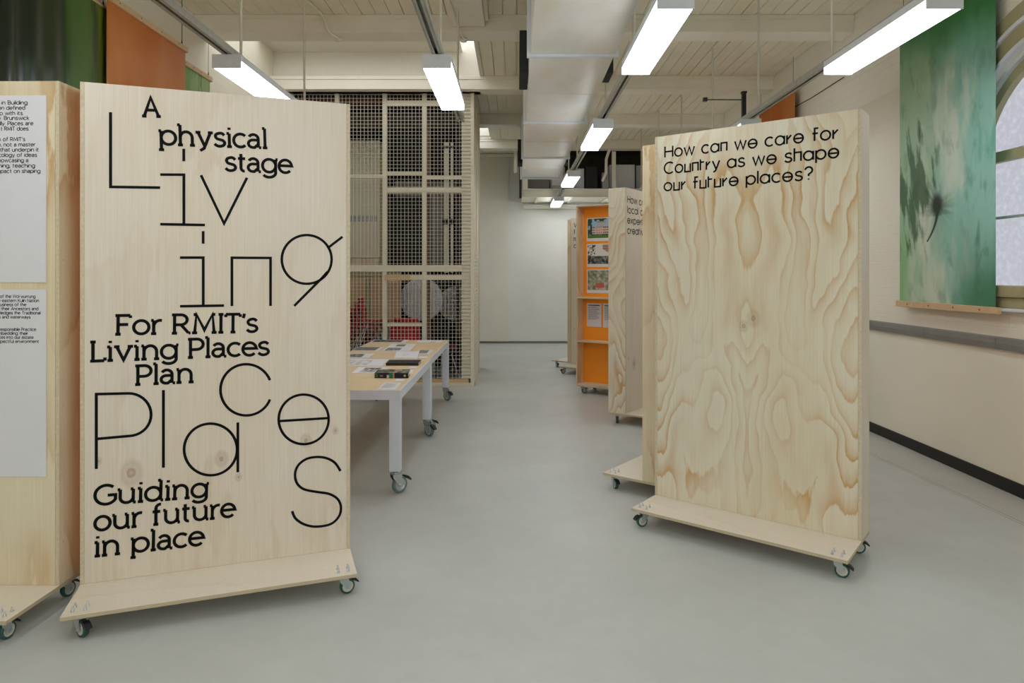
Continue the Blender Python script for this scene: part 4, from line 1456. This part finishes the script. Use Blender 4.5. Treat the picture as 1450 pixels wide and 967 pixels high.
def art_pale(u, v):
    c = mixc(L3(158, 184, 128), L3(128, 164, 98), sstep(-0.2, 0.2, fbm(u, v, 2.5, 17)))
    return mixc(c, L3(74, 118, 64), 0.7 * sstep(0.12, 0.3, fbm(u * 2, v, 4.5, 19)))


def banner(name, label, X, y_far, y_near, z0, z1, art, pleats=0.004, nfold=4, nu=70, nv=130, out=-1, cords=True, bottom=True, mat='satin', plain_to=0.0):
    """A hanging cloth in a plane X = constant; out = -1 for cloth facing -X (right wall), +1 for cloth facing +X."""
    L = abs(y_far - y_near)
    r = empty(name, (X, y_far, z0), 0, label, 'banner', 'printed cloth banners')
    sy = -1 if y_near < y_far else 1
    V, FS, CS = [], [], []
    for j in range(nv + 1):
        v = j / nv
        for i in range(nu + 1):
            u = i / nu
            fold = pleats * (math.sin(u * nfold * 2 * PI + 1.3 * math.sin(3 * u)) + 0.5 * math.sin(u * nfold * 5.1 + 2)) * (0.25 + 0.75 * math.sin(PI * min(1, max(0, v)))) * (sstep(plain_to * 0.7, plain_to + 0.12, u) if plain_to else 1)
            V.append((out * (0.012 + abs(pleats) * 1.6) + fold, sy * L * u, (z1 - z0) * v))
    for j in range(nv):
        for i in range(nu):
            a = j * (nu + 1) + i
            FS.append((a, a + 1, a + nu + 2, a + nu + 1))
            CS.append(art((i + 0.5) / nu, (j + 0.5) / nv))
    m = MB()
    m.add(V, FS, 0, True, CS)
    m.build('cloth', M[mat], r, recalc=False)
    for zz, on in ((z1 - z0, True), (0, bottom)):
        if not on: continue
        bt = MB()
        ya, yb = -0.035 * sy, sy * (L + 0.035)
        bt.box(min(out * 0.0, out * 0.034), max(out * 0.0, out * 0.034), min(ya, yb), max(ya, yb), zz - 0.022, zz + 0.03)
        bt.build('batten', M['rail_wood'], r, 0.003)
        sc = MB()
        for t in (0.12, 0.37, 0.63, 0.88):
            sc.lathe([(0.0005, out * 0.0352), (0.0075, out * 0.0350)], (0, sy * L * t, zz + 0.004), 'x', 8)
        sc.build('screws', M['dark'], r, recalc=False)
    if cords:
        cd = MB()
        for t in (0.05, 0.95):
            cd.tube([(out * 0.017, sy * L * t, z1 - z0 + 0.03), (out * 0.017, sy * L * t, ZC - z0 - 0.001)], 0.0022, 6)
            cd.lathe([(0.001, 0.028), (0.009, 0.03), (0.004, 0.07), (0.001, 0.075)], (out * 0.017, sy * L * t, z1 - z0), 'z', 8)
        cd.build('cord', M['dark'], r)
    return r


banner('cloth_banner', 'green and teal ink-wash cloth banner beside the arched window', XR - 0.06, 6.195, 4.957, 1.325, 3.88, art_sea, 0.0025, 3, 120, 240, -1)
banner('cloth_banner', 'plain orange cloth banner on the far brick wall behind the wavy-grained stand', XR - 0.06, 9.75, 8.50, 1.325, 3.93, art_orange, 0.004, 3, 30, 40, -1)
banner('cloth_banner', 'dark green pleated cloth banner above the stand with text posters', -3.35, 5.50, 4.16, 1.3, 3.74, art_forest, 0.022, 6, 140, 120, 1, mat='gloss', plain_to=0.45)
banner('cloth_banner', 'glossy orange cloth banner between the two green ones', -3.288, 6.655, 5.375, 1.3, 3.825, art_orange, 0.004, 3, 50, 60, 1, mat='gloss')
banner('cloth_banner', 'narrow pale green cloth banner next to the glossy orange one', -3.355, 7.34, 6.70, 1.3, 3.73, art_pale, 0.004, 2, 40, 90, 1)

# ------------------------------------------------------------------ wire-mesh cage round the old hoist
YC = 9.60


def cx(px): return wx(px, YC)
def cz(py): return wz(py, YC)


cg = empty('wire_cage', (-0.58, YC, 0), 0, 'tall cream wire-mesh cage enclosing the dark store', 'cage')
GX, GY = -0.58, YC


def cpart(name, mb, mat, **k):
    for i, p in enumerate(mb.v):
        mb.v[i] = (p[0] - GX, p[1] - GY, p[2])
    return mb.build(name, mat, cg, **k)


X0c = XL + 0.002
posts = [(-3.42, -3.34), (cx(408), cx(414)), (cx(474), cx(480)), (cx(542), cx(548)), (cx(597.5), cx(603.5))]
for a, b in posts:
    cpart('post', MB().box(a, b, YC, YC + 0.06, 0.10, 4.185), M['cage'], bevel=0.003)
PW, TW = 0.0525, 0.0025
cbd = MB().box(cx(653.5), cx(666.5), YC + 0.012, YC + 0.05, 0.10, 4.185)
z = 0.104
while z < 4.17:
    cbd.box(cx(653.5), cx(666.5), YC - 0.002, YC + 0.011, z, min(z + PW - 0.014, 4.18))
    z += PW
cpart('corner_board', cbd, M['cage'])
cpart('post', MB().box(cx(666.5) + 0.001, -0.582, YC - 0.03, YC + 0.06, 0.0, 4.185), M['cage'], bevel=0.003)


def rail(px0, px1, py0, py1, y0=YC - 0.004, y1=YC + 0.056):
    cpart('rail', MB().box(cx(px0), cx(px1), y0, y1, cz(py1), cz(py0)), M['cage'], bevel=0.003)


xl = CX + X0c * F / YC
rail(548, 653.5, 142.3, 149.6)
rail(548, 597.5, 242.8, 247.6)
rail(xl, 542, 247.4, 252.2)
rail(603.5, 653.5, 248.8, 253.6)
rail(548, 653.5, 265.3, 272.8)
rail(xl, 653.5, 375.4, 384.6)
rail(581, 653.5, 389.5, 396.4)
rail(548, 597.5, 457.8, 462.0)
cpart('kerb', MB().box(X0c, -0.582, YC - 0.035, YC + 0.08, 0.0, 0.045), M['cage'], bevel=0.004)
cpart('bottom_rail', MB().box(X0c, -0.66, YC - 0.006, YC + 0.06, 0.046, 0.10), M['rail_wood'])
cpart('repair_board', MB().box(cx(545), cx(581), YC - 0.012, YC - 0.0045, cz(397), cz(389)), M['rail_wood'])
bays = [(X0c, cx(411)), (cx(411), cx(477)), (cx(477), cx(545)), (cx(545), cx(600.5)), (cx(600.5), cx(667))]
for a, b in bays:
    mb = MB()
    x = math.ceil(a / PW) * PW
    while x < b:
        mb.box(x - TW, x + TW, YC - 0.012, YC - 0.006, 0.10, 4.18)
        x += PW
    z = 0.12
    while z < 4.17:
        mb.box(a, b, YC - 0.017, YC - 0.0115, z - TW * 0.8, z + TW * 0.8)
        z += PW
    cpart('mesh_panel', mb, M['wire'], recalc=False)
# side facing the aisle
cpart('side_board', MB().box(-0.60, -0.588, YC + 0.061, 10.9, 0.0, 4.185), M['cage'])
mb = MB()
z = 0.12
while z < 1.95:
    mb.box(-0.587, -0.577, YC + 0.061, 10.19, z - PW / 2 + 0.008, z + PW / 2 - 0.008)
    z += PW
cpart('side_mesh', mb, M['wire'], recalc=False)
cpart('side_post', MB().box(-0.587, -0.576, 10.2, 10.25, 0, 4.185).box(-0.587, -0.572, 10.86, 10.92, 0, 4.185), M['cage'])
cpart('back_board', MB().box(X0c, -0.601, 11.45, 11.5, 0, 4.17), M['shaft'])  # near-black boards put the store's deep shade into their colour
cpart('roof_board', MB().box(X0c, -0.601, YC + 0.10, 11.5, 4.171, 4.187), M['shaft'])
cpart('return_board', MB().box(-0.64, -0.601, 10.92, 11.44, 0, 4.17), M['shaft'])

# things standing in the store behind the mesh
cb = empty('tall_cabinet', (-2.64, 10.62, 0), 0, 'tall cream slatted cabinet with wooden lower doors behind the mesh', 'cabinet')
bx = MB()
z = 1.86
while z < 3.66:
    bx.box(0, 0.50, 0, 0.3, z, z + 0.056)
    z += 0.062
bx.box(0.0, 0.5, 0.006, 0.3, 1.86, 3.66)
bx.build('slatted_body', M['cage'], cb)
vt = MB()
for k in range(7):
    vt.box(0.02 + 0.066 * k, 0.066 + 0.066 * k, -0.004, -0.0005, 2.43, 2.53)
vt.build('vent', M['grey_metal'], cb)
MB().box(0.0, 0.48, 0.01, 0.3, 0.0, 1.855).build('wooden_body', M['ply_warm'], cb)
MB().box(0.501, 0.56, 0.0, 0.3, 0, 3.66).build('side_post', M['olive'], cb)

pl = empty('plywood_sheet', (-2.60, 10.585, 0), 0, 'upright plywood sheet leaning in the store behind red chairs', 'sheet')
MB().box(0.0, 0.80, 0.0, 0.02, 0.0, 1.56).build('board', M['rail_wood'], pl)
MB().box(0.0, 0.80, -0.022, -0.001, 1.565, 1.63).box(0.26, 0.33, -0.03, -0.001, 0.0, 1.56).build('batten', M['olive'], pl)


def disc(x, y, z, r, label, lean=0.06):
    t = empty('round_table', (x, y, 0), 0, label, 'table', 'folded round tables in the store')
    MB().lathe([(0.001, -0.012), (r - 0.01, -0.012), (r, -0.008), (r, 0.008), (r - 0.01, 0.012), (0.001, 0.012)], (0, 0, z), 'y', 40).build('tabletop', M['lamp_grey'], t)
    lg = MB()
    for s in (-1, 1):
        lg.tube([(s * 0.1, 0.03, z + 0.1), (s * 0.16, 0.06, 0.0)], 0.016, 8)
    lg.tube([(-0.13, 0.045, z - 0.3), (0.13, 0.045, z - 0.3)], 0.012, 8)
    lg.build('folded_legs', M['grey_metal'], t)


disc(wx(597, 10.78), 10.78, wz(424, 10.78), 0.345, 'folded round grey table standing on edge behind the mesh')
disc(wx(645, 11.30), 11.30, wz(430, 11.30), 0.29, 'second folded round table half hidden near the cage corner')
for k, (a, b, lab, m_) in enumerate(((604.5, 608.5, 'rusty brown pipe standing behind the middle of the mesh', 'brown_rust'), (645, 651, 'dark brown timber post inside the cage corner', 'brown'))):
    if m_ == 'brown_rust' and m_ not in M:
        M[m_] = plain('rust_pipe', S(120, 84, 56), 0.6)
    o = MB().box(wx(a, 9.9 if k == 0 else 11.05), wx(b, 9.9 if k == 0 else 11.05), 9.9 if k == 0 else 11.05, 9.96 if k == 0 else 11.11, 0, 4.165).build('store_post', M[m_], bevel=0.004)
    tag(o, lab, 'post')
for a, b, lab in ((628.5, 635.0, 'wide white upright behind the mesh, beside the brown post'), (638.0, 641.8, 'slim white upright pipe with clamps behind the mesh')):
    t = empty('white_upright', (wx(a, 10.0), 10.0, 0), 0, lab, 'upright')
    MB().box(0, wx(b, 10.0) - wx(a, 10.0), 0, 0.05, 1.62, 3.56).build('shaft_tube', M['cage'], t, 0.004)
    MB().box(-0.03, 0.07, -0.02, 0.04, 3.48, 3.51).box(-0.02, 0.06, -0.025, 0.02, 2.34, 2.42).build('clamp', M['dark'], t)
o = MB().box(-1.32, -1.10, 10.6, 10.72, 1.66, 3.0).box(-1.30, -1.14, 10.59, 10.60, 1.7, 2.96).build('glow_panel', M['rail_grey'])  # grey panel in place of a dim bluish glow
tag(o, 'blue-grey panel standing in for a dim glow behind the white uprights in the cage', 'panel')
o.location.z = 0.0
# old brick and lifting gear glimpsed near the top of the cage
M['maroon'] = plain('maroon_brick', S(84, 44, 38), 0.8, var=0.25, scale=20)
tag(MB().box(-3.3, -0.7, 9.76, 9.90, 4.05, 4.165).build('brick_lintel', M['maroon']), 'maroon brick lintel across the top of the dark store', 'lintel')
tag(MB().box(-3.0, -0.72, 10.2, 10.35, 3.84, 4.05).box(-2.9, -0.8, 10.17, 10.2, 3.88, 3.92).build('timber_beam', M['brown']), 'brown timber lifting beam high inside the cage', 'beam')
tag(MB().box(-2.0, -1.0, 11.2, 11.3, 2.9, 3.15).build('store_shelf', M['rail_grey']), 'grey shelf edge glimpsed in the dark store', 'shelf')


def red_chair(x, y, z, rz, lift, label, mat, group):
    """Stacking chair: one plastic shell on four splayed steel legs."""
    t = empty('stacking_chair', (x, y, z), rz, label, 'chair', group)
    prof = [(-0.22, 0.43), (-0.20, 0.445), (-0.1, 0.44), (0.05, 0.43), (0.15, 0.435), (0.19, 0.47), (0.215, 0.55), (0.235, 0.65), (0.258, 0.76), (0.266, 0.79), (0.268, 0.80)]
    nx, V, FS = 9, [], []
    for k, (d, h) in enumerate(prof):
        wdt = 0.235 - 0.03 * (k > 5) * (k - 5) / 5
        for i in range(nx):
            s = -1 + 2 * i / (nx - 1)
            V.append((s * wdt, d - 0.05 * s * s * (k > 5), h + 0.02 * s * s * (k < 6)))
    for k in range(len(prof) - 1):
        for i in range(nx - 1):
            a = k * nx + i
            FS.append((a, a + 1, a + nx + 1, a + nx))
    mb = MB()
    mb.add(V, FS, 0, True)
    sh = mb.build('shell', mat, t)
    md = sh.modifiers.new('thick', 'SOLIDIFY')
    md.thickness = 0.007
    for sx in (-1, 1):
        for fy, ty in ((-0.15, -0.22), (0.09, 0.24)):
            MB().tube([(sx * 0.19, fy, 0.428), (sx * 0.245, fy, 0.428), (sx * 0.256, fy + (ty - fy) * 0.08, 0.40), (sx * 0.275, ty, 0.003)], 0.008, 8).build('leg', M['grey_metal'], t)
    return t


tag_lab = 'red plastic stacking chair in the leaning stack behind the mesh'
c0 = red_chair(-2.45, 10.18, 0.0, deg(96), 0, tag_lab, M['red'], 'red chairs in the leaning stack')
for k in range(1, 7):
    c = copy_tree(c0)
    c.location = (-2.45 + 0.0557 * k, 10.18 + 0.0059 * k, 0.072 * k)
lab2 = 'red plastic stacking chair in the short stack by the folded table'
c1 = copy_tree(c0)
c1['label'] = lab2; c1['group'] = 'red chairs by the folded table'
c1.location = (-1.60, 10.13, 0.0); c1.rotation_euler = (0, 0, deg(160))
for k in (1, 2):
    c = copy_tree(c1)
    c.location = (-1.60 + 0.0192 * k, 10.13 + 0.0526 * k, 0.072 * k)
c2 = copy_tree(c0)
c2['label'] = 'lone red plastic chair between the brown pipe and the cage corner'; c2['group'] = 'single chairs in the store'
c2.location = (-0.955, 10.70, 0.0); c2.rotation_euler = (0, 0, deg(-90))
red_chair(-0.97, 10.07, 0.0, deg(-100), 0, 'black plastic chair just inside the cage corner', M['black'], 'single chairs in the store')

# ------------------------------------------------------------------ plant platform with air conditioners at the far end
YM = 14.2


def mx(px, D=YM): return wx(px, D)
def mz(py, D=YM): return wz(py, D)


pf = empty('plant_platform', (mx(739), YM, 3.1), 0, 'steel-edged plant platform fixed high across the back wall', 'platform')
ox, oy, oz = mx(739), YM, 3.1


def pp(name, mb, mat, **k):
    for i, p in enumerate(mb.v):
        mb.v[i] = (p[0] - ox, p[1] - oy, p[2] - oz)
    return mb.build(name, mat, pf, **k)


ZT, ZB = mz(267.5), mz(279.8)
pp('front_channel', MB().box(ox, XR - 0.002, YM, YM + 0.012, ZB, ZT).box(ox, XR - 0.002, YM - 0.07, YM, ZT - 0.02, ZT).box(ox, XR - 0.002, YM - 0.07, YM, ZB, ZB + 0.02), M['cream'], bevel=0.002)
dk = MB()
yy = YM + 0.02
while yy < YB - 0.05:
    dk.box(ox, XR - 0.002, yy, min(yy + 0.14, YB - 0.03), ZB + 0.02, ZB + 0.05)
    yy += 0.15
pp('boarding', dk, M['cream'])
js = MB()
for k in range(5):
    js.box(ox + 0.3 + 0.75 * k, ox + 0.36 + 0.75 * k, YM + 0.013, YB - 0.03, ZB, ZB + 0.019)
pp('joists', js, M['cream'])
pp('ledger', MB().box(ox + 0.05, XR - 0.002, YB - 0.10, YB - 0.032, ZB - 0.12, ZB - 0.031).box(ox + 0.05, XR - 0.002, YB - 0.16, YB - 0.101, ZB - 0.06, ZB - 0.032), M['cream'])
pp('end_post', MB().box(mx(735.2), mx(738.6), YM - 0.05, YM, mz(281), 4.188), M['dark'])
pp('end_post', MB().box(mx(740.4), mx(747.2), YM - 0.04, YM, ZT, mz(240)), M['cream'])
pp('end_post', MB().box(mx(866), mx(871.5), YM - 0.06, YM - 0.001, ZT, 4.188), M['cream'])


def unit(name, label, cat, x0, x1, y0, y1, mat, D0, dep, fan=False, grille=False, base=True):
    x0m, x1m, z1, z0 = mx(x0, D0), mx(x1, D0), mz(y0, D0), mz(y1, D0)
    if base: z0 = ZT + 0.03 if z0 < ZT + 0.15 else z0
    t = empty(name, (x0m, D0, z0), 0, label, cat, 'air-conditioning plant on the platform')
    wd, ht = x1m - x0m, z1 - z0
    MB().box(0, wd, 0, dep, 0, ht).build('casing', M[mat], t, 0.006)
    if fan:
        f = MB()
        for k in range(5):
            rr = 0.3 * min(wd, ht) * (k + 1) / 5 * 1.4
            f.lathe([(rr - 0.004, -0.012), (rr + 0.004, -0.012), (rr + 0.004, -0.004), (rr - 0.004, -0.004), (rr - 0.004, -0.012)], (wd / 2, 0, ht * 0.52), 'y', 24)
        f.build('fan_guard', M['dark'], t)
    if grille:
        f = MB()
        f.box(0.04, wd - 0.04, -0.012, -0.001, 0.06, ht - 0.04)
        f.build('access_panel', M['lamp_grey'], t, 0.003)
    MB().box(0.03, wd - 0.03, 0.03, dep - 0.03, -0.028, -0.001).build('feet', M['dark'], t)
    return t


unit('plant_box', 'low blue-grey plant box under the end of the silver duct', 'air conditioner', 748, 778, 254.5, 267, 'dark_grey' if 'dark_grey' in M else 'rail_grey', 14.3, 0.5)
unit('silver_plenum', 'silver plenum box that the end of the duct runs into', 'plenum box', 779, 800, 236, 266, 'galv', 14.35, 0.6, grille=True)
unit('air_conditioner', 'white air conditioner just behind the third hanging lamp', 'air conditioner', 805, 827, 238.5, 264, 'lamp_grey', 14.5, 0.5, grille=True)
unit('air_conditioner', 'black-fronted air conditioner in the middle of the platform', 'air conditioner', 829, 846, 235, 266, 'black', 14.5, 0.5, grille=False)
unit('switch_box', 'small grey switch box under the bent white pipe', 'switch box', 853, 862, 244, 262, 'grey_metal', 14.3, 0.15)
unit('air_conditioner', 'wide silver air conditioner behind the cream post', 'air conditioner', 863, 899, 233, 265, 'lamp_grey', 14.5, 0.55, grille=True)
unit('air_conditioner', 'silver air conditioner at the right end, beside the wavy-grained stand', 'air conditioner', 901, 914, 234, 265, 'grey_metal', 14.45, 0.55)
unit('air_conditioner', 'air conditioner hidden behind the wavy-grained stand', 'air conditioner', 930, 955, 236, 265, 'grey_metal', 14.45, 0.5)
